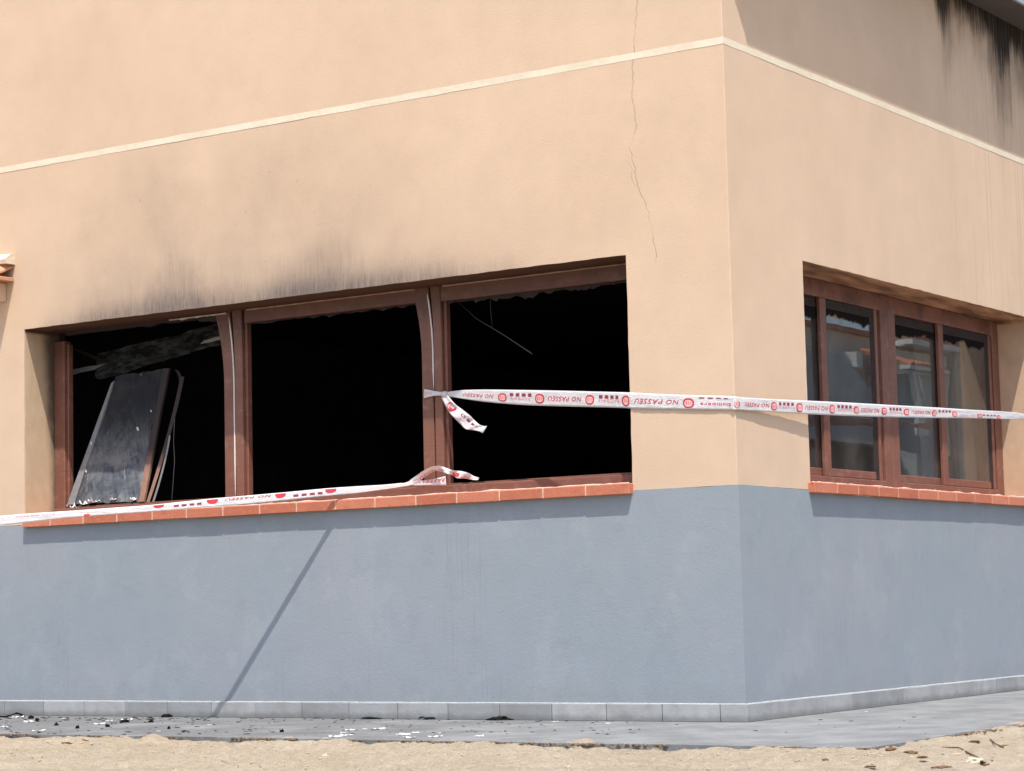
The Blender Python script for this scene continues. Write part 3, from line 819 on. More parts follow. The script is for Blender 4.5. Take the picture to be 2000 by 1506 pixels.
for i in range(n+1):
    x = XE+.004-(1.15)*i/n; w_ = n1((x, 2, 2), 12)*.006
    V += [(x, .0, 2.845+w_), (x, -.035, 2.838+w_), (x, -.085, 2.80+w_), (x, -.08, 2.772), (x, 0, 2.772)]
F = [(5*i+k, 5*i+5+k, 5*i+5+(k+1) % 5, 5*i+(k+1) % 5) for i in range(n) for k in range(5)]+[(0, 1, 2, 3, 4), tuple(5*n+k for k in (4, 3, 2, 1, 0))]
mesh('mortar_cap', V, F, M['cap_mortar'], can)
box('canopy_soffit', (-6.1, -.30, 2.665), (XE-.006, .0, 2.690), M['tile_orange'], can, .003)
box('corbel', (-5.35, -.24, 2.545), (-5.085, .0, 2.664), M['wall'], can, .006)

# ================================================================== burnt things in the long window
def quad_slab(name, P4, thick, mat, parent=None, sub=8, wob=.004, seed=0):
    P4 = [Vector(p) for p in P4]; n_ = (P4[1]-P4[0]).cross(P4[3]-P4[0]).normalized()
    V = []; o = sum(P4, Vector())/4
    for s in (0, 1):
        for j in range(sub+1):
            for i in range(sub+1):
                a = P4[0].lerp(P4[1], i/sub); b = P4[3].lerp(P4[2], i/sub); p = a.lerp(b, j/sub)
                e = (i in (0, sub) or j in (0, sub))
                V.append(p+n_*(s*thick+n1(p, 6, seed)*wob)+(n3(p, 25, seed)*wob*.8 if e else Vector()))
    F = []; w_ = sub+1; N_ = w_*w_
    for j in range(sub):
        for i in range(sub):
            a = j*w_+i; F += [(a, a+w_, a+w_+1, a+1), (N_+a, N_+a+1, N_+a+w_+1, N_+a+w_)]
    ring = [i for i in range(w_)]+[j*w_+sub for j in range(1, w_)]+[sub*w_+i for i in range(sub-1, -1, -1)]+[j*w_ for j in range(sub-1, 0, -1)]
    for a, b in zip(ring, ring[1:]+ring[:1]): F.append((a, b, N_+b, N_+a))
    return mesh(name, V, F, M[mat], parent)
pan = empty('scorched_panel', PA(215, 985, .34)); tag(pan, 'scorched blue grey panel leaning inside the left bay of the long window', 'panel')
def inv(o):   # child meshes are written in world coordinates
    o.matrix_parent_inverse = Matrix.Translation(pan.location).inverted(); return o
yb, yt = .288, .41
bl, br, trp, tl = PA(150, 985, yb), PA(272, 980, yb), PA(322, 722, yt), PA(228, 735, yt)
inv(quad_slab('board', [bl, br, trp, tl], .012, 'panel', pan, 16, .014, 2))
inv(quad_slab('edge_strip', [PA(135, 988, yb-.004), PA(149, 986, yb-.004), PA(227, 745, yt-.004), PA(221, 750, yt-.004)], .020, 'metal_burnt', pan, 6, .003, 5))
inv(quad_slab('edge_strip', [PA(274, 981, yb-.012), PA(284, 980, yb-.012), PA(333, 720, yt-.012), PA(322, 721, yt-.012)], .016, 'wood_burnt', pan, 6, .003, 7))
def arc(pts, w0, w1, y0, y1):
    n = 16; out = []
    for i in range(n+1):
        t = i/n; a, b, c = pts; px = (1-t)**2*a[0]+2*t*(1-t)*b[0]+t*t*c[0]; py = (1-t)**2*a[1]+2*t*(1-t)*b[1]+t*t*c[1]
        out.append((px, py, w0+(w1-w0)*t, y0+(y1-y0)*t))
    V = []
    for px, py, w_, y in out: V += [PA(px, py, y), PA(px+w_, py+1, y), PA(px+w_, py+1, y+.02), PA(px, py, y+.02)]
    F = [(4*i+k, 4*i+4+k, 4*i+4+(k+1) % 4, 4*i+(k+1) % 4) for i in range(n) for k in range(4)]+[(3, 2, 1, 0), tuple(4*n+k for k in range(4))]
    return V, F
V, F = arc(((286, 980), (335, 830), (352, 735)), 6, 8, yb-.01, yt-.03); inv(mesh('bent_strip', V, F, M['wood_burnt'], pan))
V, F = arc(((297, 980), (322, 905), (330, 850)), 4, 3, yb-.005, yt-.12); inv(mesh('bent_strip', V, F, M['metal_burnt'], pan))
V, F = arc(((340, 722), (358, 735), (343, 790)), 7, 5, yt-.02, yt-.05); inv(mesh('bent_strip', V, F, M['char'], pan))
# hanging burnt ceiling slab
o = quad_slab('fallen_ceiling_slab', [PA(192, 742, .55), PA(432, 672, .75), PA(438, 636, .85), PA(196, 698, .65)], .03, 'ash_slab', None, 34, .014, 3)
tag(o, 'charred ceiling slab hanging across the top of the left window bay', 'slab')
V, F = arc(((128, 678), (160, 690), (205, 712)), 12, 22, .42, .6)
tag(mesh('burnt_sheet', V, F, M['char']), 'black curled sheet hanging from the upper left corner of the long window', 'sheet')
o = quad_slab('metal_strip', [PA(128, 735, .5), PA(186, 722, .56), PA(206, 710, .58), PA(130, 724, .5)], .006, 'metal_burnt', None, 6, .006, 9)
tag(o, 'short pale metal strip sticking out from under the slab at its left', 'metal strip', 'pale metal strips in the left bay')
o = quad_slab('metal_strip', [PA(393, 672, .6), PA(432, 664, .6), PA(440, 654, .6), PA(400, 665, .6)], .006, 'metal_burnt', None, 6, .006, 11)
tag(o, 'small pale metal strip by the first mullion at the slab end', 'metal strip', 'pale metal strips in the left bay')
tag(tube('hanging_wire', [PA(342, 800, .42), PA(339, 860, .42), PA(341, 900, .41), PA(335, 985, .38)], .0022, M['metal_burnt']), 'thin wire hanging beside the leaning scorched panel', 'wire', 'loose wires inside the long window')
tag(tube('hanging_wire', [PA(893, 588, .5), PA(930, 622, .55), PA(985, 655, .6), PA(1035, 688, .6), PA(1040, 692, .6)], [.0015, .002, .003, .004, .002], M['wire_grey']), 'thin grey wire slanting down in the right bay of the long window', 'wire', 'loose wires inside the long window')
tag(tube('hanging_wire', [PA(958, 570, .5), PA(958, 605, .53), PA(962, 640, .56)], .0016, M['wire_grey']), 'short faint wire hanging straight down under the head of the right bay', 'wire', 'loose wires inside the long window')

# ================================================================== barrier tapes
def cat(P, t):
    n = len(P)-1; i = min(n-1, max(0, int(t))); f_ = t-i
    g = lambda k: P[min(n, max(0, k))]
    a, b, c, d = g(i-1), g(i), g(i+1), g(i+2)
    return tuple(.5*((2*q1)+(-q0+q2)*f_+(2*q0-5*q1+4*q2-q3)*f_*f_+(-q0+3*q1-3*q2+q3)*f_**3) for q0, q1, q2, q3 in zip(a, b, c, d))
class Ribbon:
    """control rows: (key, top point, bottom point); a sheet of plastic through them"""
    def __init__(s, rows, rip=.0015, seed=0):
        s.keys = [r_[0] for r_ in rows]; s.rows = [tuple(r_[1])+tuple(r_[2]) for r_ in rows]; s.rip = rip; s.seed = seed
    def at(s, key, v, off=0.):
        k = s.keys; i = 0
        while i < len(k)-2 and key > k[i+1]: i += 1
        t = i+(key-k[i])/(k[i+1]-k[i]); q = cat(s.rows, t)
        a, b = Vector(q[:3]), Vector(q[3:]); p = a.lerp(b, v)
        q2 = cat(s.rows, min(len(k)-1, t+.02)); a2 = Vector(q2[:3]).lerp(Vector(q2[3:]), .5); dir_ = (a2-a.lerp(b, .5))
        if dir_.length < 1e-7: dir_ = Vector((1, 0, 0))
        n_ = dir_.normalized().cross((a-b).normalized())
        if n_.dot(CAM-p) < 0: n_ = -n_
        r_ = s.rip*(n1((key*.035, v*1.8, s.seed), 1)+.6*n1((key*.11, v*3.1, s.seed+4), 1)+.15*n1((key*.28+v*2.5, v*4, s.seed+8), 1))
        return p+n_*(r_+off)
    def build(s, name, parent, step=3., m_=6):
        n = int((s.keys[-1]-s.keys[0])/step); V = []
        for i in range(n+1):
            key = s.keys[0]+(s.keys[-1]-s.keys[0])*i/n
            for j in range(m_+1): V.append(s.at(key, j/m_))
        F = [(i*(m_+1)+j, (i+1)*(m_+1)+j, (i+1)*(m_+1)+j+1, i*(m_+1)+j+1) for i in range(n) for j in range(m_)]
        o = mesh(name, V, F, M['tape'], parent, smooth=True); md = o.modifiers.new('t', 'SOLIDIFY'); md.thickness = .0004; md.offset = -1
        return o
_tc = {}
def text_mesh(txt, shear=0.):
    if (txt, shear) not in _tc:
        cu = bpy.data.curves.new('lettering', 'FONT'); cu.body = txt; cu.shear = shear; cu.resolution_u = 2; cu.space_character = 1.12; cu.offset = .012
        to = bpy.data.objects.new('lettering', cu); C.objects.link(to); bpy.context.view_layer.update()
        me = to.to_mesh(); vs = [v.co.copy() for v in me.vertices]; fs = [tuple(p.vertices) for p in me.polygons]; to.to_mesh_clear()
        bpy.data.objects.remove(to); bpy.data.curves.remove(cu)
        x0 = min(v.x for v in vs); x1 = max(v.x for v in vs); y0 = min(v.y for v in vs); y1 = max(v.y for v in vs)
        _tc[(txt, shear)] = ([((v.x-x0)/(x1-x0), (v.y-y0)/(y1-y0)) for v in vs], fs)
    return _tc[(txt, shear)]
class Print:
    def __init__(s, rib): s.r = rib; s.g = []
    def add(s, mat, uv, faces, off, name='printed_mark'):
        s.g.append((mat, name, [s.r.at(k, v, off) for k, v in uv], faces))
    def text(s, txt, k0, k1, v0, v1, mat='print_red', off=.0012, shear=.25, flip=True):
        vs, fs = text_mesh(txt, shear)
        s.add(mat, [((k1-(k1-k0)*u, v0+(v1-v0)*w_) if flip else (k0+(k1-k0)*u, v1-(v1-v0)*w_)) for u, w_ in vs], fs, off, 'lettering')
    def oval(s, k, w_, v0, v1, half=None):
        for mat, sc, off in (('print_red', 1, .0012), ('print_pink', .70, .0028)):
            n = 22; c = (v0+v1)/2; h = (v1-v0)/2*sc
            nn = 0; uv = [(k+w_/2*sc*math.copysign(abs(math.cos(t))**.8, math.cos(t)), c+h*math.copysign(abs(math.sin(t))**.8, math.sin(t))) for t in [2*math.pi*i/n for i in range(n)]]
            if mat == 'print_pink' and half is None: uv = [(a, b+(v1-v0)*.03) for a, b in uv]
            if half == 'low': uv = [(a, max(b, .02)) for a, b in uv]
            if mat == 'print_pink' and half: continue
            s.add(mat, uv, [tuple(range(n))], off, 'printed_emblem')
        if not half: s.text('112', k-w_*.24, k+w_*.24, c-.08, c+.10, 'print_red', .0038, 0)
    def squares(s, k0, k1, v0, v1, mat='print_dark'):
        w_ = (k1-k0)
        for i in range(4):
            a = k0+w_*(i+.18)/4; b = k0+w_*(i+.80)/4
            s.add(mat, [(a, v0), (b, v0), (b, v1), (a, v1)], [(0, 1, 2, 3)], .0012, 'printed_square')
    def done(s, parent):
        for mat, nm, V, F in s.g: mesh(nm, V, F, M[mat], parent)

tp = empty('barrier_tape', PA(868, 772, .235)); tag(tp, 'upper red and white barrier tape stretched round the corner between the windows', 'barrier tape')
def invp(par):
    for c in bpy.data.objects:
        if c.parent is par: c.matrix_parent_inverse = Matrix.Translation(par.location).inverted()
KX, KY = -1.965, .236
ax = lambda px: hit(px, 780, (KX, KY, 0), Vector((A_R-.0-KX, 0-KY-.004, 0)).cross(Vector((0, 0, 1))))
def rowA(px, yt_, yb_):   # plane from the knot to the arris of the opening
    N = Vector((A_R-KX, -KY-.006, 0)).cross(Vector((0, 0, 1))); P = (KX, KY, 0)
    return (px, hit(px, yt_, P, N), hit(px, yb_, P, N))
def rowC(px, yt_, yb_, y=-.007): return (px, PA(px, yt_, y), PA(px, yb_, y))
def rowB(px, yt_, yb_):
    P = (.010, 0, 0); N = (1, -.034, 0); return (px, hit(px, yt_, P, N), hit(px, yb_, P, N))
rows = [rowA(868, 767, 775), rowA(880, 764.5, 775), rowA(905, 762, 779), rowA(940, 761, 784), rowA(980, 761.3, 788), rowA(1030, 762, 791.5), rowA(1090, 763, 793.5), rowA(1150, 764.5, 795), rowA(1212, 766, 796.5),
        rowC(1240, 767, 798), rowC(1300, 770, 799), rowC(1360, 772, 800), rowC(1420, 773.5, 800.5), rowC(1436, 774, 801),
        rowB(1450, 776, 801.5), rowB(1500, 779, 804.5), rowB(1577, 782.5, 809), rowB(1660, 786.5, 812.5), rowB(1740, 791, 815), rowB(1830, 796, 816.5), rowB(1900, 800.5, 817), rowB(1955, 803.5, 818.5), rowB(1985, 806, 819), rowB(2003, 809, 817), rowB(2030, 810, 818), rowB(2080, 804, 826)]
RB = Ribbon(rows, .0024, 1)
RB.build('tape', tp, 2.5, 8)
PR_ = Print(RB)
for k, w_, a, b in ((982, 17, .25, .86), (1055, 18, .22, .85), (1152, 17, .22, .84), (1222, 17, .20, .88), (1345, 22, .22, .90), (1440, 14, .28, .85), (1513, 12, .22, .86), (1562, 12, .20, .88), (1625, 11, .22, .86), (1672, 10.5, .25, .8), (1727, 10.5, .25, .8), (1770, 10.5, .25, .8), (1824, 9.5, .25, .85), (1862, 9.5, .28, .85), (1912, 9, .45, .95), (1949, 9, .5, 1.0)): PR_.oval(k, w_, a, b)
for k0, k1, q in ((905, 965, 'NO PASSEU'), (1070, 1136, 'NO PASSEU'), (1239, 1326, 'NO PASSEU'), (1456, 1503, 'NO PASSEU'), (1572, 1617, 'NO PASSEU'), (1681, 1718, 'NO PASSEU'), (1779, 1816, 'NO PASSEU')): PR_.text(q, k0, k1, .36, .68)
PR_.text('NO PASSEU', 1871, 1904, .62, .84, 'print_faint')
for k0, k1 in ((995, 1041), (1167, 1209), (1522, 1553), (1634, 1664), (1736, 1762), (1831, 1856)): PR_.squares(k0, k1, .22, .44)
PR_.squares(1362, 1424, .15, .22); PR_.squares(1916, 1944, .5, .66)
for k0, k1, mt_ in ((999, 1036, 'print_faint'), (1168, 1208, 'print_faint'), (1368, 1424, 'print_red'), (1524, 1553, 'print_faint'), (1636, 1664, 'print_faint'), (1738, 1762, 'print_faint')): PR_.text('bombers', k0, k1, .50, .74, mt_, shear=0)
PR_.done(tp)
# wrap round the mullion, knot, torn tail
r2 = Ribbon([(0, PA(828, 760, .245), PA(828, 778, .245)), (1, PA(836, 761, .242), PA(836, 776, .242)), (2, PA(850, 764, .238), PA(850, 773, .238)), (3, PA(864, 766, .234), PA(864, 773, .234))], .002, 6); r2.build('tape_wrap', tp, .1, 6)
p2 = Print(r2); p2.text('NO', .2, 1.6, .3, .7, 'print_faint'); p2.done(tp)
Ribbon([(0, PA(826, 760, .33), PA(826, 778, .33)), (1, PA(827.3, 760, .29), PA(827.3, 778, .29)), (2, PA(828, 760, .245), PA(828, 778, .245))], .001, 6).build('tape_wrap', tp, .1, 4)
def knot(name, c, s, parent, seed):
    bm = bmesh.new(); bmesh.ops.create_icosphere(bm, subdivisions=3, radius=1)
    for v in bm.verts:
        d = v.co.normalized(); k = 1+.45*n1(d, 2.3, seed)+.25*n1(d, 6, seed); v.co = Vector((d.x*s[0]*k, d.y*s[1]*k, d.z*s[2]*k))+Vector(c)
    return bmobj(name, bm, M['tape'], parent, smooth=True)
knot('tape_knot', PA(868, 770, .222), (.022, .014, .017), tp, 3)
def pr(px, pyt, pxb, pyb, y, y2=None): return PA(px, pyt, y), PA(pxb, pyb, y2 if y2 is not None else y)
tail = [(0, *pr(872, 768, 863, 777, .218)), (1, *pr(880, 779, 868, 788, .205, .212)), (2, *pr(890, 790, 876, 803, .19, .21)), (3, *pr(903, 800, 884, 813, .20, .175)), (4, *pr(918, 812, 897, 826, .175, .195)), (5, *pr(928, 822, 909, 838, .19, .165)), (6, *pr(936, 829, 922, 840, .17, .18)), (7, *pr(944, 832, 934, 842, .178, .165)), (8, *pr(951, 832, 943, 846, .165, .175))]
r3 = Ribbon(tail, .006, 9); r3.build('tape_tail', tp, .06, 8)
p3 = Print(r3); p3.oval(1.9, 1.3, .1, .9); p3.squares(3.2, 6.4, .25, .45); p3.text('bombers', 3.6, 5.6, .6, .8, 'print_faint'); p3.done(tp)
invp(tp)

lt = empty('barrier_tape', PA(835, 945, .21)); tag(lt, 'lower red and white barrier tape with crumpled end running along the long sill', 'barrier tape')
PL = Vector((-2.456, -.053, 1.232)); DL = Vector((-.502, -.312, -.035))
NL = DL.cross(Vector((0, 0, 1)))           # vertical plane that the taut tape runs in (found from its shadow)
def rowL(px, yt_, yb_): return (px, hit(px, yt_, PL, NL), hit(px, yb_, PL, NL))
lower = [rowL(-420, 1046, 1078), rowL(-200, 1028, 1058), rowL(0, 1009, 1027), rowL(60, 1004, 1020), rowL(120, 1000, 1012.5), rowL(200, 994.5, 1006), rowL(300, 987, 999), rowL(400, 976.5, 991), rowL(480, 969.5, 985), rowL(560, 962.5, 977), rowL(640, 955, 968.5), rowL(700, 951, 963), rowL(750, 948, 956), rowL(785, 944.5, 951), rowL(806, 937, 947.5)]
RL = Ribbon(lower, .0014, 12); RL.build('tape', lt, 3, 6)
back = [(k, a+Vector((0, .004, .004)), b+Vector((0, .006, .006))) for k, a, b in lower[:-1]]
Ribbon(back, .003, 15).build('folded_edge', lt, 4, 3)
pl_ = Print(RL)
for k in (414, 548, 645, 310): pl_.oval(k, 21, -.5, .62 if k != 310 else .5, 'low')
pl_.squares(570, 632, .35, .66); pl_.squares(336, 396, .30, .58)
pl_.text('NO PASSEU', 438, 530, .02, .34); pl_.oval(172, 12, .62, .98, 'x')
pl_.text('NO PASSEU', 20, 110, .10, .28, 'print_faint'); pl_.done(lt)
cr = [(0, *pr(800, 938, 800, 948, .205)), (1, *pr(812, 930, 818, 940, .19)), (2, *pr(826, 920, 834, 929, .17, .185)), (3, *pr(842, 912, 848, 921, .155, .175)), (4, *pr(858, 910, 859, 921, .15, .17)), (5, *pr(872, 914, 872, 925, .16, .145)), (6, *pr(886, 919, 884, 929, .15, .17)), (7, *pr(900, 920, 893, 934, .17, .155)), (8, *pr(914, 924, 908, 935, .16, .175)), (9, *pr(926, 930, 922, 937, .175, .165)), (10, *pr(936, 933, 933, 938, .17, .17))]
r4 = Ribbon(cr, .006, 21); r4.build('crumpled_end', lt, .06, 8)
p4 = Print(r4); p4.text('NO PASSEU', 1.2, 4.6, .55, .95, 'print_red'); p4.add('print_red', [(5.9, .35), (7, .3), (7.2, .95), (6, .98)], [(0, 1, 2, 3)], .0015); p4.text('bombers', 7.3, 9, .6, .9, 'print_red'); p4.done(lt)
fl = [(0, *pr(803, 941, 803, 948, .20)), (1, *pr(820, 939, 820, 948.5, .19)), (2, *pr(840, 937, 840, 948, .185)), (3, *pr(858, 933, 858, 948, .19)), (4, *pr(870, 930, 872, 948, .195))]
r5 = Ribbon(fl, .003, 25); r5.build('flap', lt, .06, 6); p5 = Print(r5); p5.text('PASSEU', .9, 3.8, .1, .55, 'print_red'); p5.done(lt)
invp(lt)

# ================================================================== debris
def chunk(name, px, py, wpx, hpx, mat, seed, flat=.6, z=0., base=None):
    c = PG(px, py, z) if base is None else base
    s = (c-CAM).length/FPX; a, h = wpx*s/2, hpx*s/2
    bm = bmesh.new(); bmesh.ops.create_icosphere(bm, subdivisions=3, radius=1)
    for v in bm.verts:
        d = v.co.normalized(); k = 1+.5*n1(d, 2.1, seed)+.3*n1(d, 5, seed)+.15*n1(d, 11, seed)
        q = Vector((d.x*a*k, d.y*min(a*.6, .06)*k, max(-.3, d.z*k)*h*1.5)); v.co = Vector((q.x*math.cos(YAW)-q.y*math.sin(YAW), q.x*math.sin(YAW)+q.y*math.cos(YAW), q.z+h*.3))
    o = bmobj(name, bm, M[mat], loc=c); return o
def flake(name, px, py, wpx, mat, seed, z=0., tall=.22, base=None):
    c = PG(px, py, z) if base is None else base
    s = (c-CAM).length/FPX; a = wpx*s/2; r = random.Random(seed); n = 9; V = []
    for k in (0, 1):
        for j in range(4):
            for i in range(n):
                u = i/(n-1)*2-1; v = j/3*2-1
                w_ = (1-.6*abs(u)**1.7)*(.75+.9*n1((u*2.4, seed, v*.3), 1.3))
                q = Vector((a*u, a*.55*v*w_+a*.2*n1((u, seed, 0), 2), a*tall*(.25*abs(u+.3*n1((seed, 1, 1), 1))**2+1.8*max(0, n1((u*1.5, v, seed), 1.9)))+.001+k*.002))
                V.append(q)
    N_ = 4*n; F = []
    for j in range(3):
        for i in range(n-1): q = j*n+i; F += [(q, q+n, q+n+1, q+1), (N_+q, N_+q+1, N_+q+n+1, N_+q+n)]
    ring = list(range(n))+[j*n+n-1 for j in (1, 2, 3)]+[3*n+i for i in range(n-2, -1, -1)]+[2*n, n]
    for p, q in zip(ring, ring[1:]+ring[:1]): F.append((p, q, N_+q, N_+p))
    o = mesh(name, V, F, M[mat], loc=c); o.rotation_euler.z = YAW+r.uniform(-.5, .5); return o
ch = [(92, 1395, 28, 12, 'round black char lump by the skirting at the far left of the terrace'),
      (60, 1404, 10, 7, 'small black char lump left of the round char lump'),
      (43, 1401, 9, 5, 'black char crumb at the end of the curled black strip'),
      (72, 1408, 7, 6, 'black char crumb beside the leftmost long white flake'),
      (325, 1401, 20, 7, 'black char lump at the skirting joint left of the slanting shadow'),
      (295, 1411, 9, 6, 'black char crumb just left of the shadow foot lump'),
      (243, 1411, 18, 6, 'black char crumb on a pale flake in the left terrace'),
      (151, 1423, 7, 6, 'lone black char crumb near the dirt edge at the left'),
      (330, 1424, 6, 6, 'tiny black char crumb below the slanting shadow foot'),
      (110, 1417, 8, 5, 'flat black char crumb between two white flakes'),
      (210, 1420, 9, 6, 'black char crumb right of the pale torn flakes'),
      (494, 1386, 6, 16, 'upright black char splinter stuck against the skirting'),
      (550, 1430, 8, 6, 'black char crumb near the dirt edge below the splinter'),
      (865, 1404, 82, 7, 'long flat black char heap along the skirting'),
      (990, 1406, 62, 11, 'thick black char heap right of the long flat one'),
      (732, 1404, 44, 4, 'thin dark char streak at the skirting left of the long heap'),
      (1140, 1404, 24, 4, 'thin dark char piece at the skirting right of the thick heap'),
      (1190, 1403, 26, 5, 'small dark char piece against the skirting joint'),
      (640, 1402, 60, 3.5, 'very thin black char streak under the middle of the skirting')]
for i, (px, py, w_, h_, lab) in enumerate(ch): tag(chunk('charred_chunk', px, py, w_, h_, 'debris_black', 11+i*3.7), lab, 'charcoal', 'charred lumps on the terrace')
cs = tube('charred_strip', [PG(-8, 1403)+Vector((0, 0, .012)), PG(12, 1402)+Vector((0, 0, .006)), PG(24, 1399)+Vector((0, 0, .010)), PG(32, 1398)+Vector((0, 0, .016)), PG(42, 1399)+Vector((0, 0, .012)), PG(48, 1401)+Vector((0, 0, .005))], [.004, .006, .004, .006, .005, .003], M['debris_black'])
tag(cs, 'curled black strip by the skirting at the left edge of the photo', 'charred strip')
wf = [(57, 1411, 26, 'long white flake below the round char lump'), (8, 1421, 18, 'white flake at the left edge of the terrace'), (76, 1428, 26, 'white flake on the terrace near the dirt below the char crumbs'),
      (124, 1405, 8, 'tiny white flake right of the round char lump'), (195, 1415, 22, 'pale torn flake in the left terrace'), (213, 1409, 14, 'second pale torn flake just behind the first'),
      (248, 1407, 22, 'pale flake under the black crumb'), (408, 1417, 12, 'white flake right of the slanting shadow foot'), (310, 1429, 8, 'tiny white flake left of the shadow near the dirt'), (35, 1402, 24, 'whitish flake under the curled black strip'),
      (655, 1440, 28, 'crumpled white flake at the dirt edge, left one of its heap'), (677, 1437, 26, 'crumpled white flake at the dirt edge, right one of its heap'), (672, 1432, 14, 'small white flake on top of the crumpled heap'),
      (683, 1427, 20, 'flat white flake above the crumpled heap'), (714, 1425, 10, 'small white flake between the flat one and the long one'), (742, 1425, 24, 'long flat white flake in the middle of the terrace'),
      (788, 1436, 28, 'white flake at the left of the two long ones right of centre'), (800, 1442, 26, 'white flake just in front of the two long ones'), (812, 1432, 14, 'small flake behind the two long ones'), (850, 1440, 28, 'curved white flake right of the pair near the dirt'), (861, 1433, 10, 'tiny white flake behind the curved one'),
      (935, 1439, 18, 'lone white flake near the dirt right of the curved one'), (1187, 1414, 10, 'lone white flake in front of the skirting right of the thick heap'), (1085, 1411, 12, 'pale flake in front of the skirting near the thick heap'), (1692, 1391, 6, 'tiny white flake on the clean right part of the terrace')]
for i, (px, py, w_, lab) in enumerate(wf): tag(flake('paper_flake', px, py, w_, 'paper', 31+i*2.3), lab, 'flake', 'white ash flakes on the terrace')
def litter():
    bm = bmesh.new(); r = random.Random(12)
    for k in range(420):
        px = r.uniform(-10, 1250) if r.random() < .96 else r.uniform(1250, 1950)
        hi_ = 1403; py = r.uniform(hi_, 1436)
        if px > 1400: py = r.uniform(1390, 1440)
        if r.random() < .55 and px < 1250: py = 1401+abs(r.gauss(0, 5))
        c = PG(px, py); s = r.uniform(.002, .0065)*(1.5 if px < 400 else 1)
        if c.y > -.03 and c.x < 0: continue
        if c.x > T_X-.1 and c.y < -.05 or c.y < T_Y+.03 or (c.y > 0 and c.x < .03): continue
        res = bmesh.ops.create_icosphere(bm, subdivisions=1, radius=s); a = r.uniform(1, 3.5)
        for v in res['verts']: v.co = Vector((v.co.x*a, v.co.y*r.uniform(.8, 1.5), v.co.z*.55))+c
    return bmobj('ash_litter', bm, M['debris_black'])
tag(litter(), 'fine black ash and crumbs scattered over the terrace', 'ash', None, 'stuff')
# ash flakes on the window frame at the foot of the leaning panel
sfl = [(133, 987, 12, 'white ash curl at the foot of the left jamb'), (148, 990, 22, 'flat white ash flake left of the panel foot'), (166, 983, 22, 'white ash flake at the left foot of the panel'), (187, 979, 30, 'largest white ash flake on the rail below the panel'), (221, 974, 14, 'upright white ash flake below the panel middle'), (262, 974, 16, 'curled pale ash flake below the panel right side')]
for i, (px, py, w_, lab) in enumerate(sfl): tag(flake('paper_flake', px, py, w_, 'paper', 90+i*3, tall=.7, base=PA(px, py+3, .272)), lab, 'flake', 'ash flakes on the window rail')
for i, (px, py, w_, lab) in enumerate([(295, 803, 5, 'tiny white speck stuck high on the leaning panel'), (269, 838, 8, 'white ash flake stuck on the middle of the leaning panel'), (178, 866, 7, 'pale sliver on the left edge of the leaning panel'), (168, 920, 6, 'pale sliver low on the left edge of the leaning panel')]):
    t = (985-py)/255; o = flake('paper_flake', px, py, w_, 'paper', 140+i*3, tall=.3, base=PA(px, py, yb+(yt-yb)*t-.03)); o.rotation_euler = (R(80), R(70), YAW); tag(o, lab, 'flake', 'ash flakes on the leaning panel')
tag(chunk('rubble_piece', 93, 1018, 34, 7, 'wood_burnt', 55, base=PA(82, 1022, .03)+Vector((0, 0, .0))), 'broken brown rubble piece on the left end of the long sill', 'rubble')
# brown crusts, twigs and stones on the sand
def SZ(px, py):
    z = -.03
    for _ in range(6): p = PG(px, py, z); z = sand_z(p.x, p.y)
    return PG(px, py, z)
cb = [(1741, 1466, 24, 9, 'dark brown clod near the terrace corner at the right'), (1756, 1464, 10, 5, 'small brown clod touching the dark clod'), (1778, 1471, 30, 7, 'slanting brown crust right of the dark clod'), (1801, 1479, 20, 5, 'thin brown crust in front of the slanting one'),
      (1624, 1476, 14, 6, 'small brown clod left of the dark clod on the sand'), (1607, 1468, 10, 4, 'tiny brown clod behind the small one'), (1559, 1489, 15, 5, 'brown crust on the sand below the terrace middle right'), (1612, 1484, 12, 4, 'thin brown crust under the small clod'),
      (1903, 1449, 20, 5, 'brown crust on the sand close to the right border of the photo'), (1951, 1443, 22, 6, 'brown crust highest on the right sand'), (1965, 1457, 26, 4, 'thin brown crust beside the right border'), (1920, 1495, 26, 6, 'brown crust at the lower right corner'),
      (1840, 1500, 40, 6, 'wide brown crust at the bottom edge right'), (1700, 1497, 22, 4, 'thin brown crust near the bottom left of the curved twig'), (1482, 1494, 14, 4, 'small brown crust at the bottom under the building corner'), (745, 1502, 16, 4, 'flat brown crust at the bottom edge under the crumpled heap'), (162, 1437, 12, 4, 'small brown crust on the sand at the left'), (130, 1452, 18, 4, 'brown crust on the left sand'), (163, 1478, 12, 4, 'brown crust lower on the left sand'), (62, 1483, 7, 4, 'dark speck of crust at lower left'), (88, 1480, 7, 4, 'dark speck of crust right of another speck at lower left'), (325, 1445, 20, 5, 'brown crust on the sand below the shadow foot'), (441, 1448, 8, 5, 'dark crumb on the sand left of centre'), (645, 1459, 6, 5, 'dark crumb under the crumpled white heap'), (1028, 1463, 10, 4, 'small brown crust on the sand at the centre')]
for i, (px, py, w_, h_, lab) in enumerate(cb): tag(chunk('dirt_clod', px, py, w_, h_, 'bark', 200+i*5, base=SZ(px, py)-Vector((0, 0, .003))), lab, 'clod', 'brown clods on the sand')
def twig(pts, r_, lab): tag(tube('twig', [SZ(*p)+Vector((0, 0, .004)) for p in pts], r_, M['bark'], None, 6), lab, 'twig', 'twigs on the sand')
twig([(1798, 1462), (1825, 1461), (1855, 1463), (1872, 1463), (1890, 1472), (1908, 1481), (1918, 1491), (1932, 1494), (1938, 1488)], .0045, 'long curved brown twig on the sand at the right')
twig([(1934, 1446), (1945, 1455), (1960, 1461)], .003, 'short bent twig near the right border')
twig([(145, 1440), (160, 1446), (172, 1449)], .004, 'short straight twig on the left sand')
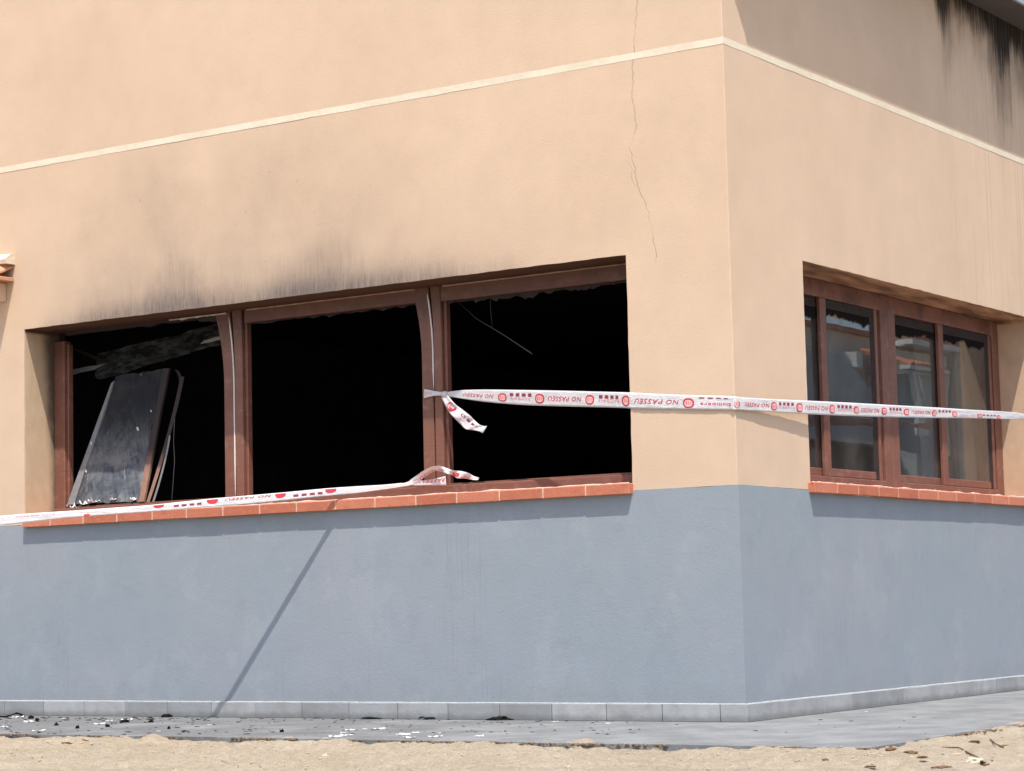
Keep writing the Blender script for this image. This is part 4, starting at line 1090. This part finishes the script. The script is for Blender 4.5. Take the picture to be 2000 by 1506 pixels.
for i, (px, py, w_, h_, lab) in enumerate([(964, 1457, 22, 12, 'pale stone on the sand right of the centre'), (584, 1450, 18, 7, 'flat pale stone at the terrace edge'), (740, 1451, 14, 6, 'small pale stone at the terrace edge'), (826, 1443, 10, 6, 'small white stone at the edge below the white flakes'), (1903, 1492, 36, 12, 'flat pale stone slab beside the curved twig'), (635, 1478, 12, 6, 'small pale stone alone on the sand'), (1806, 1450, 14, 6, 'pale stone against the terrace corner')]):
    tag(chunk('stone', px, py, w_, h_, 'stone_pale', 300+i*7, base=SZ(px, py)), lab, 'stone', 'pale stones on the sand')

# ================================================================== houses across the side street (seen mirrored in the panes)
HX = 9.0
h1 = empty('terraced_house', (HX, 18, 0)); tag(h1, 'low cream house with red coping mirrored in the return window', 'house')
def hb(par, name, a, b, mt, bev=0.): 
    o = box(name, a, b, M[mt], par, bev); o.matrix_parent_inverse = Matrix.Translation(par.location).inverted(); return o
hb(h1, 'wall', (HX, 12, 3.02), (HX+7, 22.45, 4.62), 'house_cream'); hb(h1, 'ground_storey', (HX+.05, 12, -.2), (HX+7, 22.45, 3.0), 'house_dark')
hb(h1, 'coping', (HX-.08, 11.9, 4.621), (HX+7.1, 22.5, 4.70), 'house_roof'); hb(h1, 'string_course', (HX-.05, 12, 2.96), (HX+.2, 22.45, 3.019), 'house_white')
hb(h1, 'vent', (HX-.02, 22.12, 4.06), (HX+.1, 22.32, 4.34), 'house_roof'); hb(h1, 'lamp_box', (HX-.36, 20.95, 4.05), (HX, 21.15, 4.28), 'house_white')
for y in (13.5, 16.5, 19.5): hb(h1, 'garage_door', (HX-.01, y, -.1), (HX+.045, y+2.2, 2.3), 'house_grey')
h1b = [(20.0, 4.4), (20.9, 4.35), (21.4, 4.0), (22.0, 3.5), (22.4, 3.2), (22.4, -.2), (12.2, -.2), (12.2, 4.3), (20.0, 4.3)]
V = [(HX-.35, y, z) for y, z in h1b]+[(HX-.15, y, z) for y, z in h1b]; n = len(h1b)
F = [tuple(range(n)), tuple(range(2*n-1, n-1, -1))]+[(i, n+i, n+(i+1) % n, (i+1) % n) for i in range(n)]
h1b = [(12.2, 4.19), (20.2, 4.19), (20.5, 4.21), (20.64, 4.11), (21.06, 3.88), (21.68, 3.70), (22.6, 3.3), (23.3, 3.02), (23.3, 2.9), (12.2, 2.9)]
V = [(HX-.35, y, z) for y, z in h1b]+[(HX-.15, y, z) for y, z in h1b]; n = len(h1b)
F = [tuple(range(n)), tuple(range(2*n-1, n-1, -1))]+[(i, n+i, n+(i+1) % n, (i+1) % n) for i in range(n)]
o = mesh('shade_slab', V, F, M['house_grey'], h1); o.matrix_parent_inverse = Matrix.Translation(h1.location).inverted()  # added grey slab; its slanting top stands in for diagonal shade on the house
h2 = empty('tiled_house', (HX+1, 28, 0)); tag(h2, 'cream house with two tiled roofs mirrored in the third pane', 'house')
hb(h2, 'wall', (HX, 22.5, 2.9), (HX+7, 25.25, 4.55), 'house_cream'); hb(h2, 'ground_storey', (HX+.05, 22.5, -.2), (HX+7, 25.25, 2.88), 'house_dark')
def roof(par, name, x0, x1, y0, y1, z0, z1, step=.16):
    V = []; n = int((y1-y0)/(step/4)); 
    for i in range(n+1):
        y = y0+(y1-y0)*i/n; c = .035*abs(math.sin(math.pi*(y-y0)/step)); V += [(x0, y, z0+c), (x1, y, z1+c), (x1, y, z1-.06), (x0, y, z0-.06)]
    F = [(4*i+k, 4*i+4+k, 4*i+4+(k+1) % 4, 4*i+(k+1) % 4) for i in range(n) for k in range(4)]+[(0, 1, 2, 3), tuple(4*n+k for k in (3, 2, 1, 0))]
    o = mesh(name, V, F, M['house_roof'], par); o.matrix_parent_inverse = Matrix.Translation(par.location).inverted(); return o
roof(h2, 'roof', HX-.2, HX+2.8, 23.5, 25.25, 4.78, 5.75); hb(h2, 'eave_moulding', (HX-.22, 23.45, 4.62), (HX+.05, 25.25, 4.70), 'house_white')
roof(h2, 'porch_roof', HX-1.1, HX-.2, 21.4, 22.62, 4.08, 4.36); hb(h2, 'porch_moulding', (HX-1.12, 21.3, 3.99), (HX-.95, 22.66, 4.05), 'house_white')
hb(h2, 'porch_wall', (HX-.9, 21.9, -.1), (HX-.4, 22.55, 3.985), 'house_grey')
h3 = empty('tall_house', (9, 28, 0)); tag(h3, 'tall plain tan house wall mirrored in the rightmost pane', 'house')
hb(h3, 'wall', (8.9, 25.32, -.1), (10.4, 34, 7.2), 'house_tan'); hb(h3, 'coping', (8.82, 25.25, 7.201), (10.5, 34.1, 7.3), 'house_roof'); hb(h3, 'pilaster', (8.84, 26.6, -.1), (8.899, 26.9, 7.2), 'house_cream')
def flatp(pts, x, t, nm):
    V = [(x, y, z) for y, z in pts]+[(x+t, y, z) for y, z in pts]; n = len(pts)
    F = [tuple(range(n)), tuple(range(2*n-1, n-1, -1))]+[(i, n+i, n+(i+1) % n, (i+1) % n) for i in range(n)]
    o = mesh(nm, V, F, M['house_white'], h2); o.matrix_parent_inverse = Matrix.Translation(h2.location).inverted()
flatp([(21.40, 3.97), (21.50, 3.95), (21.72, 3.5), (21.90, 3.0), (21.56, 3.0), (21.54, 3.5)], 7.9, .05, 'awning_flap')
flatp([(21.62, 3.94), (21.68, 3.92), (21.86, 3.6), (21.80, 3.58)], 7.9, .05, 'awning_flap')
road = box('road', (3.2, -6, -1.2), (8.2, 60, -.95), M['asphalt'], None, 0); road.location = (0, 0, .0)
tag(road, 'asphalt side street', None, None, 'structure')
sw = mesh('side_street', [(2.6, 1, -.02), (8.9, 1, -.02), (8.9, 60, -.02), (2.6, 60, -.02)], [(0, 1, 2, 3)], M['asphalt']); tag(sw, 'asphalt side street beyond the terrace', None, None, 'structure')
bpy.data.objects.remove(road)
